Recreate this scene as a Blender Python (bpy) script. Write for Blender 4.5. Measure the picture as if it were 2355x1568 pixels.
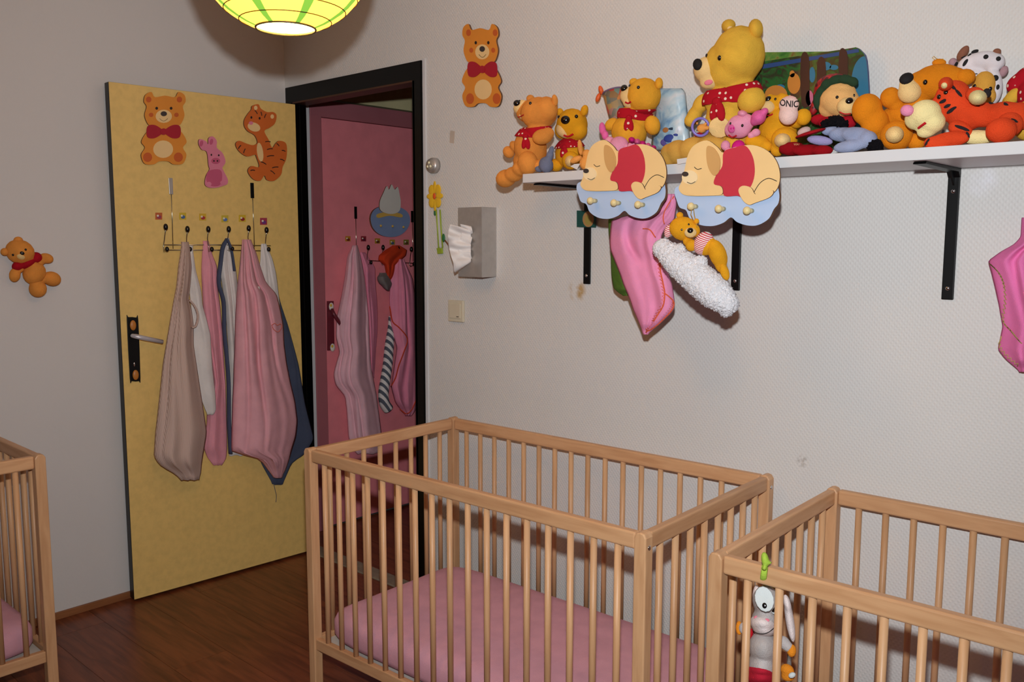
import bpy, bmesh, math, random
import numpy as np
from mathutils import Vector, Matrix, noise
from mathutils.bvhtree import BVHTree

for o in list(bpy.data.objects):
    bpy.data.objects.remove(o, do_unlink=True)
SC = bpy.context.scene
COL = SC.collection
random.seed(7)

# ------------------------------------------------------------------ camera
IW, IH, FPX = 2355, 1568, 2016.15
CAM = np.array([3.44396, -2.26102, 1.43818])
CR = np.array([0.73698, 0.67591, 0.00132])
CU = np.array([-0.07807, 0.08319, 0.99347])
CF = np.array([-0.67139, 0.73227, -0.11408])
cd = bpy.data.cameras.new('camera'); cam = bpy.data.objects.new('camera', cd); COL.objects.link(cam)
cd.sensor_width = 36; cd.lens = FPX / IW * 36; cd.clip_start = 0.05
cam.matrix_world = Matrix(((CR[0], CU[0], -CF[0], CAM[0]), (CR[1], CU[1], -CF[1], CAM[1]), (CR[2], CU[2], -CF[2], CAM[2]), (0, 0, 0, 1)))
SC.camera = cam

# ------------------------------------------------------------------ world, flash, exposure
w = bpy.data.worlds.new('world'); SC.world = w; w.use_nodes = True
w.node_tree.nodes['Background'].inputs[0].default_value = (0.02, 0.018, 0.016, 1)
w.node_tree.nodes['Background'].inputs[1].default_value = 0.5
fl = bpy.data.lights.new('camera_flash', 'SPOT'); fl.energy = 176; fl.color = (0.95, 0.98, 1.0)
fl.spot_size = math.radians(115); fl.spot_blend = 0.9; fl.shadow_soft_size = 0.022
flo = bpy.data.objects.new('camera_flash', fl); COL.objects.link(flo)
fp = CAM + CU * 0.19 + CF * 0.02 + CR * 0.0
flo.matrix_world = cam.matrix_world.copy(); flo.location = fp
flo.rotation_euler = Matrix((tuple(CR), tuple(CU), tuple(-CF))).transposed().to_euler()
SC.view_settings.view_transform = 'Standard'; SC.view_settings.look = 'None'
SC.view_settings.gamma = 1; SC.view_settings.use_curve_mapping = False
SC.view_settings.exposure = 0.0

# ------------------------------------------------------------------ pixel -> direction
def ray(px, py): return CF + CR * ((px - IW / 2) / FPX) + CU * ((IH / 2 - py) / FPX)
def at(px, py, x=None, y=None, z=None, t=None):
    d = ray(px, py)
    if t is None:
        if x is not None: t = (x - CAM[0]) / d[0]
        elif y is not None: t = (y - CAM[1]) / d[1]
        else: t = (z - CAM[2]) / d[2]
    return CAM + d * t
def depth(P): return float((np.asarray(P) - CAM) @ CF)

# ------------------------------------------------------------------ materials
def lin(c):
    return tuple(((v / 255) / 12.92 if v / 255 <= 0.04045 else ((v / 255 + 0.055) / 1.055) ** 2.4) for v in c) + (1,)
MATS = {}
def mat(name, rgb, rough=0.6, metal=0.0, var=0.08, vscale=6.0, bump=0.0, bscale=60.0, sheen=0.0, spec=0.4, rgb2=None, emit=0.0, trans=0.0):
    if name in MATS: return MATS[name]
    m = bpy.data.materials.new(name); m.use_nodes = True
    nt = m.node_tree; b = nt.nodes['Principled BSDF']
    c = lin(rgb); c2 = lin(rgb2) if rgb2 else tuple(max(0, v * (1 - 2 * var)) for v in c[:3]) + (1,)
    tc = nt.nodes.new('ShaderNodeTexCoord')
    n = nt.nodes.new('ShaderNodeTexNoise'); n.inputs['Scale'].default_value = vscale; n.inputs['Detail'].default_value = 4
    nt.links.new(tc.outputs['Object'], n.inputs['Vector'])
    r = nt.nodes.new('ShaderNodeValToRGB'); r.color_ramp.elements[0].color = c2; r.color_ramp.elements[1].color = c
    r.color_ramp.elements[0].position = 0.3; r.color_ramp.elements[1].position = 0.62
    nt.links.new(n.outputs['Fac'], r.inputs['Fac']); nt.links.new(r.outputs['Color'], b.inputs['Base Color'])
    b.inputs['Roughness'].default_value = rough; b.inputs['Metallic'].default_value = metal
    b.inputs['Specular IOR Level'].default_value = spec
    if sheen:
        b.inputs['Sheen Weight'].default_value = sheen; b.inputs['Sheen Roughness'].default_value = 0.5
        b.inputs['Sheen Tint'].default_value = c
    if emit:
        nt.links.new(r.outputs['Color'], b.inputs['Emission Color']); b.inputs['Emission Strength'].default_value = emit
    if bump:
        n2 = nt.nodes.new('ShaderNodeTexNoise'); n2.inputs['Scale'].default_value = bscale; n2.inputs['Detail'].default_value = 3
        nt.links.new(tc.outputs['Object'], n2.inputs['Vector'])
        bp = nt.nodes.new('ShaderNodeBump'); bp.inputs['Strength'].default_value = bump; bp.inputs['Distance'].default_value = 0.004
        nt.links.new(n2.outputs['Fac'], bp.inputs['Height']); nt.links.new(bp.outputs['Normal'], b.inputs['Normal'])
    MATS[name] = m
    return m
def plush(name, rgb, var=0.1): return mat(name, rgb, rough=0.95, var=var, vscale=22, bump=0.55, bscale=420, sheen=0.35, spec=0.1)
def fabric(name, rgb, var=0.06): return mat(name, rgb, rough=0.95, var=var, vscale=14, bump=0.35, bscale=500, sheen=0.2, spec=0.1)
def paint(name, rgb, rough=0.45, var=0.03): return mat(name, rgb, rough=rough, var=var, vscale=10, bump=0.04, bscale=200)
def nodes(m): return m.node_tree, m.node_tree.nodes['Principled BSDF']

def wood_mat(name, a, b_, axis='X', rough=0.45, sc=1.0):
    m = bpy.data.materials.new(name); m.use_nodes = True; nt, b = nodes(m)
    tc = nt.nodes.new('ShaderNodeTexCoord'); mp = nt.nodes.new('ShaderNodeMapping')
    s = {'X': (1.5, 14, 14), 'Y': (14, 1.5, 14), 'Z': (14, 14, 1.5)}[axis]
    mp.inputs['Scale'].default_value = tuple(v * sc for v in s)
    oi = nt.nodes.new('ShaderNodeObjectInfo'); ad = nt.nodes.new('ShaderNodeVectorMath'); ad.operation = 'ADD'
    mu = nt.nodes.new('ShaderNodeMath'); mu.operation = 'MULTIPLY'; mu.inputs[1].default_value = 37.0
    nt.links.new(oi.outputs['Random'], mu.inputs[0]); nt.links.new(tc.outputs['Object'], mp.inputs['Vector'])
    nt.links.new(mp.outputs['Vector'], ad.inputs[0]); nt.links.new(mu.outputs[0], ad.inputs[1])
    n = nt.nodes.new('ShaderNodeTexNoise'); n.inputs['Scale'].default_value = 4; n.inputs['Detail'].default_value = 6; n.inputs['Distortion'].default_value = 0.6
    nt.links.new(ad.outputs[0], n.inputs['Vector'])
    r = nt.nodes.new('ShaderNodeValToRGB'); r.color_ramp.elements[0].color = lin(b_); r.color_ramp.elements[1].color = lin(a)
    r.color_ramp.elements[0].position = 0.3; r.color_ramp.elements[1].position = 0.65
    nt.links.new(n.outputs['Fac'], r.inputs['Fac'])
    hs = nt.nodes.new('ShaderNodeHueSaturation'); vv = nt.nodes.new('ShaderNodeMapRange')
    vv.inputs['To Min'].default_value = 0.9; vv.inputs['To Max'].default_value = 1.08
    nt.links.new(oi.outputs['Random'], vv.inputs['Value']); nt.links.new(vv.outputs[0], hs.inputs['Value'])
    nt.links.new(r.outputs['Color'], hs.inputs['Color']); nt.links.new(hs.outputs['Color'], b.inputs['Base Color'])
    b.inputs['Roughness'].default_value = rough; b.inputs['Specular IOR Level'].default_value = 0.35
    MATS[name] = m
    return m

def wallpaper_mat():
    m = bpy.data.materials.new('woven_wallpaper'); m.use_nodes = True; nt, b = nodes(m)
    tc = nt.nodes.new('ShaderNodeTexCoord')
    outs = []
    for ang, s in ((0.72, 34), (-0.72, 34)):
        mp = nt.nodes.new('ShaderNodeMapping'); mp.inputs['Rotation'].default_value = (0, ang, 0)
        nt.links.new(tc.outputs['Object'], mp.inputs['Vector'])
        wv = nt.nodes.new('ShaderNodeTexWave'); wv.inputs['Scale'].default_value = s; wv.inputs['Distortion'].default_value = 1.2
        wv.inputs['Detail'].default_value = 1; wv.bands_direction = 'X'; wv.inputs['Detail Scale'].default_value = 3
        nt.links.new(mp.outputs['Vector'], wv.inputs['Vector']); outs.append(wv.outputs['Fac'])
    mu = nt.nodes.new('ShaderNodeMath'); mu.operation = 'MULTIPLY'
    nt.links.new(outs[0], mu.inputs[0]); nt.links.new(outs[1], mu.inputs[1])
    bp = nt.nodes.new('ShaderNodeBump'); bp.inputs['Strength'].default_value = 0.32; bp.inputs['Distance'].default_value = 0.002
    nt.links.new(mu.outputs[0], bp.inputs['Height']); nt.links.new(bp.outputs['Normal'], b.inputs['Normal'])
    # base colour, stain, repaired patch
    n = nt.nodes.new('ShaderNodeTexNoise'); n.inputs['Scale'].default_value = 2.5; n.inputs['Detail'].default_value = 3
    nt.links.new(tc.outputs['Object'], n.inputs['Vector'])
    r = nt.nodes.new('ShaderNodeValToRGB'); r.color_ramp.elements[0].color = lin((208, 206, 203)); r.color_ramp.elements[1].color = lin((218, 216, 213))
    nt.links.new(n.outputs['Fac'], r.inputs['Fac'])
    cur = r.outputs['Color']
    for (px, py, rad, col, fac, ns) in ((1327, 668, 0.042, (178, 140, 70), 0.85, 24), (2258, 418, 0.04, (226, 226, 232), 0.8, 12),
                                        (1040, 310, 0.02, (176, 160, 146), 0.7, 40), (1845, 1060, 0.02, (150, 140, 130), 0.5, 90)):
        c = at(px, py, y=0)
        vd = nt.nodes.new('ShaderNodeVectorMath'); vd.operation = 'DISTANCE'; vd.inputs[1].default_value = tuple(c)
        nt.links.new(tc.outputs['Object'], vd.inputs[0])
        n3 = nt.nodes.new('ShaderNodeTexNoise'); n3.inputs['Scale'].default_value = ns; n3.inputs['Detail'].default_value = 5
        nt.links.new(tc.outputs['Object'], n3.inputs['Vector'])
        mr = nt.nodes.new('ShaderNodeMapRange'); mr.inputs['From Min'].default_value = rad; mr.inputs['From Max'].default_value = rad * 0.5
        nt.links.new(vd.outputs['Value'], mr.inputs['Value'])
        mr2 = nt.nodes.new('ShaderNodeMapRange'); mr2.inputs['From Min'].default_value = 0.42; mr2.inputs['From Max'].default_value = 0.6
        nt.links.new(n3.outputs['Fac'], mr2.inputs['Value'])
        m1 = nt.nodes.new('ShaderNodeMath'); m1.operation = 'MULTIPLY'; nt.links.new(mr.outputs[0], m1.inputs[0]); nt.links.new(mr2.outputs[0], m1.inputs[1])
        m2 = nt.nodes.new('ShaderNodeMath'); m2.operation = 'MULTIPLY'; nt.links.new(m1.outputs[0], m2.inputs[0]); m2.inputs[1].default_value = fac
        mx = nt.nodes.new('ShaderNodeMixRGB'); mx.inputs['Color2'].default_value = lin(col)
        nt.links.new(m2.outputs[0], mx.inputs['Fac']); nt.links.new(cur, mx.inputs['Color1']); cur = mx.outputs['Color']
    nt.links.new(cur, b.inputs['Base Color']); b.inputs['Roughness'].default_value = 0.55; b.inputs['Specular IOR Level'].default_value = 0.3
    return m

def stripe_mat(name, a, b_, scale, direction=(1, 0, 0), rough=0.9, sharp=0.04, pos=0.5):
    m = bpy.data.materials.new(name); m.use_nodes = True; nt, b = nodes(m)
    tc = nt.nodes.new('ShaderNodeTexCoord'); dp = nt.nodes.new('ShaderNodeVectorMath'); dp.operation = 'DOT_PRODUCT'
    dp.inputs[1].default_value = tuple(Vector(direction).normalized()); nt.links.new(tc.outputs['Object'], dp.inputs[0])
    nz = nt.nodes.new('ShaderNodeTexNoise'); nz.inputs['Scale'].default_value = 30; nt.links.new(tc.outputs['Object'], nz.inputs['Vector'])
    a1 = nt.nodes.new('ShaderNodeMath'); a1.operation = 'MULTIPLY_ADD'; a1.inputs[1].default_value = 0.004; nt.links.new(nz.outputs['Fac'], a1.inputs[0]); nt.links.new(dp.outputs['Value'], a1.inputs[2])
    mu = nt.nodes.new('ShaderNodeMath'); mu.operation = 'MULTIPLY'; mu.inputs[1].default_value = scale; nt.links.new(a1.outputs[0], mu.inputs[0])
    fr = nt.nodes.new('ShaderNodeMath'); fr.operation = 'FRACT'; nt.links.new(mu.outputs[0], fr.inputs[0])
    r = nt.nodes.new('ShaderNodeValToRGB'); r.color_ramp.elements[0].color = lin(a); r.color_ramp.elements[1].color = lin(b_)
    r.color_ramp.elements[0].position = pos - sharp; r.color_ramp.elements[1].position = pos + sharp
    nt.links.new(fr.outputs[0], r.inputs['Fac']); nt.links.new(r.outputs['Color'], b.inputs['Base Color'])
    b.inputs['Roughness'].default_value = rough; b.inputs['Specular IOR Level'].default_value = 0.1
    MATS[name] = m
    return m

def dots_mat(name, a, b_, scale):
    m = bpy.data.materials.new(name); m.use_nodes = True; nt, b = nodes(m)
    tc = nt.nodes.new('ShaderNodeTexCoord'); v = nt.nodes.new('ShaderNodeTexVoronoi'); v.inputs['Scale'].default_value = scale; v.inputs['Randomness'].default_value = 0.35
    nt.links.new(tc.outputs['Object'], v.inputs['Vector'])
    r = nt.nodes.new('ShaderNodeValToRGB'); r.color_ramp.elements[0].color = lin(b_); r.color_ramp.elements[1].color = lin(a)
    r.color_ramp.elements[0].position = 0.2; r.color_ramp.elements[1].position = 0.24
    nt.links.new(v.outputs['Distance'], r.inputs['Fac']); nt.links.new(r.outputs['Color'], b.inputs['Base Color'])
    b.inputs['Roughness'].default_value = 0.95; b.inputs['Specular IOR Level'].default_value = 0.1
    MATS[name] = m
    return m
def patch_mat(name, cols, scale, rough=0.5, kind='voronoi'):
    m = bpy.data.materials.new(name); m.use_nodes = True; nt, b = nodes(m)
    tc = nt.nodes.new('ShaderNodeTexCoord')
    if kind == 'voronoi':
        v = nt.nodes.new('ShaderNodeTexVoronoi'); v.inputs['Scale'].default_value = scale
        sp = nt.nodes.new('ShaderNodeSeparateColor'); nt.links.new(tc.outputs['Object'], v.inputs['Vector']); nt.links.new(v.outputs['Color'], sp.inputs['Color']); fac = sp.outputs[0]
    else:
        v = nt.nodes.new('ShaderNodeTexNoise'); v.inputs['Scale'].default_value = scale; v.inputs['Detail'].default_value = 5; v.inputs['Distortion'].default_value = 0.8
        nt.links.new(tc.outputs['Object'], v.inputs['Vector']); fac = v.outputs['Fac']
    r = nt.nodes.new('ShaderNodeValToRGB'); el = r.color_ramp.elements
    lo, hi = (0.0, 1.0) if kind == 'voronoi' else (0.3, 0.7)
    el[0].color = lin(cols[0]); el[0].position = lo; el[1].color = lin(cols[-1]); el[1].position = hi
    for i, c in enumerate(cols[1:-1]):
        e = el.new(lo + (hi - lo) * (i + 1) / (len(cols) - 1)); e.color = lin(c)
    nt.links.new(fac, r.inputs['Fac']); nt.links.new(r.outputs['Color'], b.inputs['Base Color'])
    b.inputs['Roughness'].default_value = rough
    MATS[name] = m
    return m

# ------------------------------------------------------------------ geometry (lists of verts, faces in world coordinates)
def g_join(*gs):
    V, F = [], []
    for v, f in gs:
        k = len(V); V += [tuple(p) for p in v]; F += [tuple(i + k for i in q) for q in f]
    return V, F
def g_box(x0, x1, y0, y1, z0, z1):
    V = [(x, y, z) for x in (x0, x1) for y in (y0, y1) for z in (z0, z1)]
    return V, [(0, 1, 3, 2), (4, 6, 7, 5), (0, 4, 5, 1), (2, 3, 7, 6), (0, 2, 6, 4), (1, 5, 7, 3)]
def g_obox(c, ax, ay, az):
    c, ax, ay, az = map(np.asarray, (c, ax, ay, az))
    V = [tuple(c + i * ax + j * ay + k * az) for i in (-1, 1) for j in (-1, 1) for k in (-1, 1)]
    return V, [(0, 1, 3, 2), (4, 6, 7, 5), (0, 4, 5, 1), (2, 3, 7, 6), (0, 2, 6, 4), (1, 5, 7, 3)]
def frame_of(d):
    d = np.asarray(d, float); d = d / np.linalg.norm(d)
    a = np.array([0, 0, 1.0]) if abs(d[2]) < 0.9 else np.array([1.0, 0, 0])
    s = np.cross(d, a); s /= np.linalg.norm(s); return d, s, np.cross(s, d)
def g_tube(pts, rad, n=10, closed=False, flat=1.0):
    pts = [np.asarray(p, float) for p in pts]; N = len(pts); V, F = [], []
    prev = None
    for i, p in enumerate(pts):
        a = pts[(i - 1) % N] if (closed or i > 0) else pts[0]; b = pts[(i + 1) % N] if (closed or i < N - 1) else pts[-1]
        d, s, t = frame_of(b - a)
        if prev is not None:
            s = prev - d * (prev @ d); s /= np.linalg.norm(s); t = np.cross(s, d)
        prev = s
        r = rad[i] if hasattr(rad, '__len__') else rad
        for k in range(n):
            q = 2 * math.pi * k / n
            V.append(tuple(p + s * r * math.cos(q) + t * r * flat * math.sin(q)))
    for i in range(N if closed else N - 1):
        for k in range(n):
            j = (i + 1) % N
            F.append((i * n + k, i * n + (k + 1) % n, j * n + (k + 1) % n, j * n + k))
    if not closed:
        F.append(tuple(range(n - 1, -1, -1))); F.append(tuple((N - 1) * n + k for k in range(n)))
    return V, F
def g_cyl(a, b, r, n=14): return g_tube([a, b], r, n)
def g_ell(c, ax, ay, az, nu=16, nv=10):
    c, ax, ay, az = map(np.asarray, (c, ax, ay, az)); V = [tuple(c + az)]; F = []
    for j in range(1, nv):
        th = math.pi * j / nv
        for i in range(nu):
            ph = 2 * math.pi * i / nu
            V.append(tuple(c + ax * math.sin(th) * math.cos(ph) + ay * math.sin(th) * math.sin(ph) + az * math.cos(th)))
    V.append(tuple(c - az)); L = len(V) - 1
    for i in range(nu): F.append((0, 1 + i, 1 + (i + 1) % nu))
    for j in range(nv - 2):
        for i in range(nu):
            a = 1 + j * nu + i; b = 1 + j * nu + (i + 1) % nu
            F.append((a, a + nu, b + nu, b))
    for i in range(nu): F.append((L, L - nu + (i + 1) % nu, L - nu + i))
    return V, F
def smooth_poly(pts, k=6, closed=True):
    pts = [np.asarray(p, float) for p in pts]; N = len(pts); out = []
    rng = range(N) if closed else range(N - 1)
    for i in rng:
        if closed: p0, p1, p2, p3 = pts[i - 1], pts[i], pts[(i + 1) % N], pts[(i + 2) % N]
        else: p0, p1, p2, p3 = pts[max(i - 1, 0)], pts[i], pts[i + 1], pts[min(i + 2, N - 1)]
        for j in range(k):
            t = j / k
            out.append(0.5 * ((2 * p1) + (-p0 + p2) * t + (2 * p0 - 5 * p1 + 4 * p2 - p3) * t * t + (-p0 + 3 * p1 - 3 * p2 + p3) * t ** 3))
    if not closed: out.append(pts[-1])
    return out
def g_prism(pts, nrm, th):
    """outline in space, extruded by th along nrm; first face is the front (far end of the extrusion)"""
    pts = [np.asarray(p, float) for p in pts]; n = len(pts); nrm = np.asarray(nrm, float)
    area = sum((np.cross(pts[i] - pts[0], pts[(i + 1) % n] - pts[0])) for i in range(1, n - 1))
    if area @ nrm < 0: pts = pts[::-1]
    V = [tuple(p) for p in pts] + [tuple(p + nrm * th) for p in pts]
    return V, [tuple(range(n, 2 * n)), tuple(range(n - 1, -1, -1))] + [(i, (i + 1) % n, n + (i + 1) % n, n + i) for i in range(n)]
def g_disc(c, nrm, r, th, n=24, ry=None, up=None):
    d, s, t = frame_of(nrm)
    if up is not None: t = np.asarray(up, float); s = np.cross(t, d)
    ry = ry or r
    return g_prism([np.asarray(c) + s * r * math.cos(2 * math.pi * i / n) + t * ry * math.sin(2 * math.pi * i / n) for i in range(n)], d, th)
def g_grid(fn, nu, nv, closed_u=False):
    V = [tuple(fn(i / (nu if closed_u else nu - 1), j / (nv - 1))) for j in range(nv) for i in range(nu)]
    F = []
    for j in range(nv - 1):
        for i in range(nu if closed_u else nu - 1):
            a = j * nu + i; b = j * nu + (i + 1) % nu
            F.append((a, b, b + nu, a + nu))
    return V, F

# ------------------------------------------------------------------ objects
class Thing:
    def __init__(s, name, label, cat, loc, group=None, rotz=0.0):
        s.o = bpy.data.objects.new(name, None); COL.objects.link(s.o)
        s.o.empty_display_size = 0.05; s.loc = np.asarray(loc, float); s.o.location = tuple(s.loc)
        s.o['label'] = label; s.o['category'] = cat
        if group: s.o['group'] = group
        s.geo = []; s.smooth_default = True
    def part(s, name, g, m, parent=None, smooth=True, bevel=0, solid=0, seg=2, label=None, cast=True, m2=None):
        o = raw(name, g, m, s.loc, smooth, bevel, solid, seg, m2)
        o.parent = parent or s.o
        if parent is not None:
            pass
        if label: o['label'] = label
        if cast: s.geo.append(g)
        return o
    def bvh(s):
        V, F = g_join(*s.geo); return BVHTree.FromPolygons([Vector(v) for v in V], F)
def raw(name, g, m, loc=(0, 0, 0), smooth=False, bevel=0, solid=0, seg=2, m2=None):
    V = np.array(g[0], float) - np.asarray(loc, float)
    me = bpy.data.meshes.new(name); me.from_pydata([tuple(v) for v in V], [], [tuple(f) for f in g[1]]); me.update()
    bm = bmesh.new(); bm.from_mesh(me); bmesh.ops.recalc_face_normals(bm, faces=bm.faces); bm.to_mesh(me); bm.free()
    me.materials.append(m)
    if m2:
        me.materials.append(m2)
        for i, p in enumerate(me.polygons): p.material_index = 0 if i == 0 else 1
    if smooth:
        me.polygons.foreach_set('use_smooth', [True] * len(me.polygons))
    o = bpy.data.objects.new(name, me); COL.objects.link(o)
    if solid:
        md = o.modifiers.new('thickness', 'SOLIDIFY'); md.thickness = solid; md.offset = 0
    if bevel:
        md = o.modifiers.new('bevel', 'BEVEL'); md.width = bevel; md.segments = seg; md.limit_method = 'ANGLE'; md.angle_limit = math.radians(40)
        md = o.modifiers.new('wn', 'WEIGHTED_NORMAL') if smooth else None
    return o
def single(name, g, m, label, cat, loc=None, group=None, **k):
    loc = np.mean(np.array(g[0]), 0) if loc is None else loc
    o = raw(name, g, m, loc, **k); o.location = tuple(loc); o['label'] = label; o['category'] = cat
    if group: o['group'] = group
    return o
def struct(name, g, m, parent=None, **k):
    o = raw(name, g, m, **k)
    if parent: o.parent = parent
    else: o['kind'] = 'structure'
    return o
def remesh(g, vox, smooth=4, disp=0.0, dscale=200.0):
    me = bpy.data.meshes.new('t'); me.from_pydata(g[0], [], g[1]); me.update()
    o = bpy.data.objects.new('t', me); COL.objects.link(o)
    md = o.modifiers.new('r', 'REMESH'); md.mode = 'VOXEL'; md.voxel_size = vox
    md = o.modifiers.new('s', 'SMOOTH'); md.factor = 0.5; md.iterations = smooth
    dg = bpy.context.evaluated_depsgraph_get(); ev = o.evaluated_get(dg); m2 = ev.to_mesh()
    V = [tuple(v.co) for v in m2.vertices]; F = [tuple(p.vertices) for p in m2.polygons]
    if disp:
        N = [v.normal.copy() for v in m2.vertices]
        V = [tuple(Vector(v) + n * disp * (noise.noise(Vector(v) * dscale) + 0.6 * noise.noise(Vector(v) * dscale * 2.3))) for v, n in zip(V, N)]
    ev.to_mesh_clear(); bpy.data.objects.remove(o, do_unlink=True); bpy.data.meshes.remove(me)
    return V, F
def blob_geo(px, py, rx, ry, rot=0, y=None, x=None, dd=0.0, rd=None, t=None, nu=16, nv=10):
    """ellipsoid seen at (px,py) with the half sizes rx, ry in picture pixels at the depth of the plane it stands on"""
    c = at(px, py, x=x, y=y, t=t); s = depth(c) / FPX
    v = c - CAM; v /= np.linalg.norm(v); c = c - v * dd
    rr = CR - v * (CR @ v); rr /= np.linalg.norm(rr); uu = np.cross(rr, v)
    a = math.radians(rot); ca, sa = math.cos(a), math.sin(a)
    ax = (rr * ca + uu * sa) * rx * s; ay = (-rr * sa + uu * ca) * ry * s
    az = v * (rd if rd is not None else min(rx, ry) * 0.95) * s
    return g_ell(c, ax, ay, az, nu, nv)

class Plush(Thing):
    def __init__(s, name, label, base, cat='plush toy', y=None, x=None, group=None, t=None):
        s.pl = dict(y=y, x=x, t=t)
        super().__init__(name, label, cat, at(base[0], base[1], **s.pl), group)
    def b(s, *a, **k):
        q = dict(s.pl)
        if 'dy' in k: q['y'] = s.pl['y'] + k.pop('dy')
        q.update(k); return blob_geo(*a, **q)
    def soft(s, name, m, balls, parent=None, vox=None, smooth=3, disp=0, dscale=200, label=None):
        gs = [s.b(*[v for v in q if not isinstance(v, dict)], **(q[-1] if isinstance(q[-1], dict) else {})) for q in balls]
        if len(gs) == 1 and not disp: g = gs[0] if not vox else remesh(gs[0], vox, smooth)
        else: g = remesh(g_join(*gs), vox or 0.0032, smooth, disp, dscale)
        return s.part(name, g, m, parent, label=label)
    def wrap(s, name, m, body, top, bot, off=.0028):
        """garment: the band of the body surface between two cuts, lifted off the plush and given cloth thickness"""
        bm = bmesh.new(); bm.from_mesh(body.data)
        for (a, b_), keep in ((top, -1), (bot, 1)):
            n = np.cross(ray(*a), ray(*b_)); n /= np.linalg.norm(n); up = ray(a[0], a[1] - 50)
            if n @ up < 0: n = -n
            bmesh.ops.bisect_plane(bm, geom=bm.verts[:] + bm.edges[:] + bm.faces[:], plane_co=Vector(CAM - s.loc), plane_no=Vector(n) * -keep, clear_inner=False, clear_outer=False)
            bm.verts.ensure_lookup_table()
            dead = [f for f in bm.faces if (f.calc_center_median() - Vector(CAM - s.loc)).dot(Vector(n)) * keep < 0]
            bmesh.ops.delete(bm, geom=dead, context='FACES')
        bm.normal_update()
        for v in bm.verts: v.co += v.normal * off
        me = bpy.data.meshes.new(name); bm.to_mesh(me); bm.free(); me.materials.clear(); me.materials.append(m)
        me.polygons.foreach_set('use_smooth', [True] * len(me.polygons))
        o = bpy.data.objects.new(name, me); COL.objects.link(o); o.parent = s.o
        md = o.modifiers.new('thickness', 'SOLIDIFY'); md.thickness = .0035; md.offset = 0
        return o
    def hit(s, px, py):
        d = Vector(ray(px, py)).normalized(); h = s.bvh().ray_cast(Vector(CAM), d)
        if h[0] is None:
            p = at(px, py, **s.pl); return np.array(p), -np.array(d)
        n = np.array(h[1]); n = n if n @ np.array(d) < 0 else -n
        return np.array(h[0]), n
    def feat(s, name, m, px, py, rx, ry, rot=0, th=0.35, parent=None, sink=0.3, normal=True):
        """small flattened bead seated on the surface"""
        p, n = s.hit(px, py); sc = depth(p) / FPX
        v = p - CAM; v /= np.linalg.norm(v)
        n = n * 0.6 - v * 0.4 if normal else -v
        n /= np.linalg.norm(n)
        rr = CR - n * (CR @ n); rr /= np.linalg.norm(rr); uu = np.cross(n, rr)
        a = math.radians(rot); ax = (rr * math.cos(a) + uu * math.sin(a)); ay = (-rr * math.sin(a) + uu * math.cos(a))
        tz = min(rx, ry) * th * sc
        g = g_ell(p + n * tz * (0.5 - sink), ax * rx * sc, ay * ry * sc, n * tz, 14, 8)
        if name == 'eye_patch': s.geo.append(g)
        o = raw(name, g, m, s.loc, True); o.parent = parent or s.o; return o
    def line(s, name, m, pts, r=1.2, parent=None):
        P = []
        for q in smooth_poly(pts, 5, closed=False):
            p, n = s.hit(q[0], q[1]); P.append(p + n * 0.0004)
        sc = depth(P[0]) / FPX
        o = raw(name, g_tube(P, r * sc, 6), m, s.loc, True); o.parent = parent or s.o; return o

# ================================================================== MATERIALS
M_wall = wallpaper_mat()
M_wallL = mat('smooth_painted_wall', (208, 204, 201), rough=0.6, var=0.015, vscale=1.5, bump=0.12, bscale=120)
M_ceil = mat('ceiling_paint', (235, 232, 226), rough=0.8, var=0.02)
M_floor = wood_mat('laminate_floor', (130, 70, 42), (94, 47, 27), 'X', rough=0.32, sc=0.8)
M_sub = mat('floor_joint', (40, 24, 16), rough=0.8)
M_beechX = wood_mat('beech_rail_long', (206, 160, 118), (188, 140, 99), 'X', rough=0.42)
M_beechY = wood_mat('beech_rail_end', (206, 160, 118), (188, 140, 99), 'Y', rough=0.42)
M_beechZ = wood_mat('beech_upright', (208, 163, 121), (190, 143, 102), 'Z', rough=0.42)
M_black = mat('black_gloss_paint', (7, 7, 7), rough=0.3, var=0.1, spec=0.2)
M_blackm = mat('black_metal', (6, 6, 7), rough=0.45, var=0.1, spec=0.25)
M_yellow = mat('yellow_door_paint', (230, 194, 116), rough=0.5, var=0.05, vscale=40, bump=0.1, bscale=150)
M_pinkd = mat('pink_door_paint', (236, 138, 148), rough=0.5, var=0.05, vscale=12)
M_pinkf = mat('pink_frame_paint', (168, 100, 108), rough=0.5, var=0.05)
M_white = mat('white_laminate', (208, 208, 210), rough=0.4, var=0.01)
M_steel = mat('brushed_steel', (190, 186, 182), rough=0.42, metal=0.7, var=0.05, vscale=40)
M_chrome = mat('chrome', (215, 215, 215), rough=0.15, metal=1.0)
M_cream = mat('hall_wall_paint', (205, 196, 150), rough=0.7)
M_skirt = wood_mat('skirting_wood', (150, 96, 58), (128, 78, 46), 'Y')
M_dark = mat('dark_bead', (14, 11, 11), rough=0.18, var=0.02, spec=0.6)
M_darkf = mat('dark_felt', (16, 13, 14), rough=0.8, var=0.05)
M_sheet = fabric('pink_cotton_sheet', (210, 156, 170))
M_mdf = mat('mdf_edge', (112, 78, 54), rough=0.8, var=0.1, vscale=60)

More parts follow.
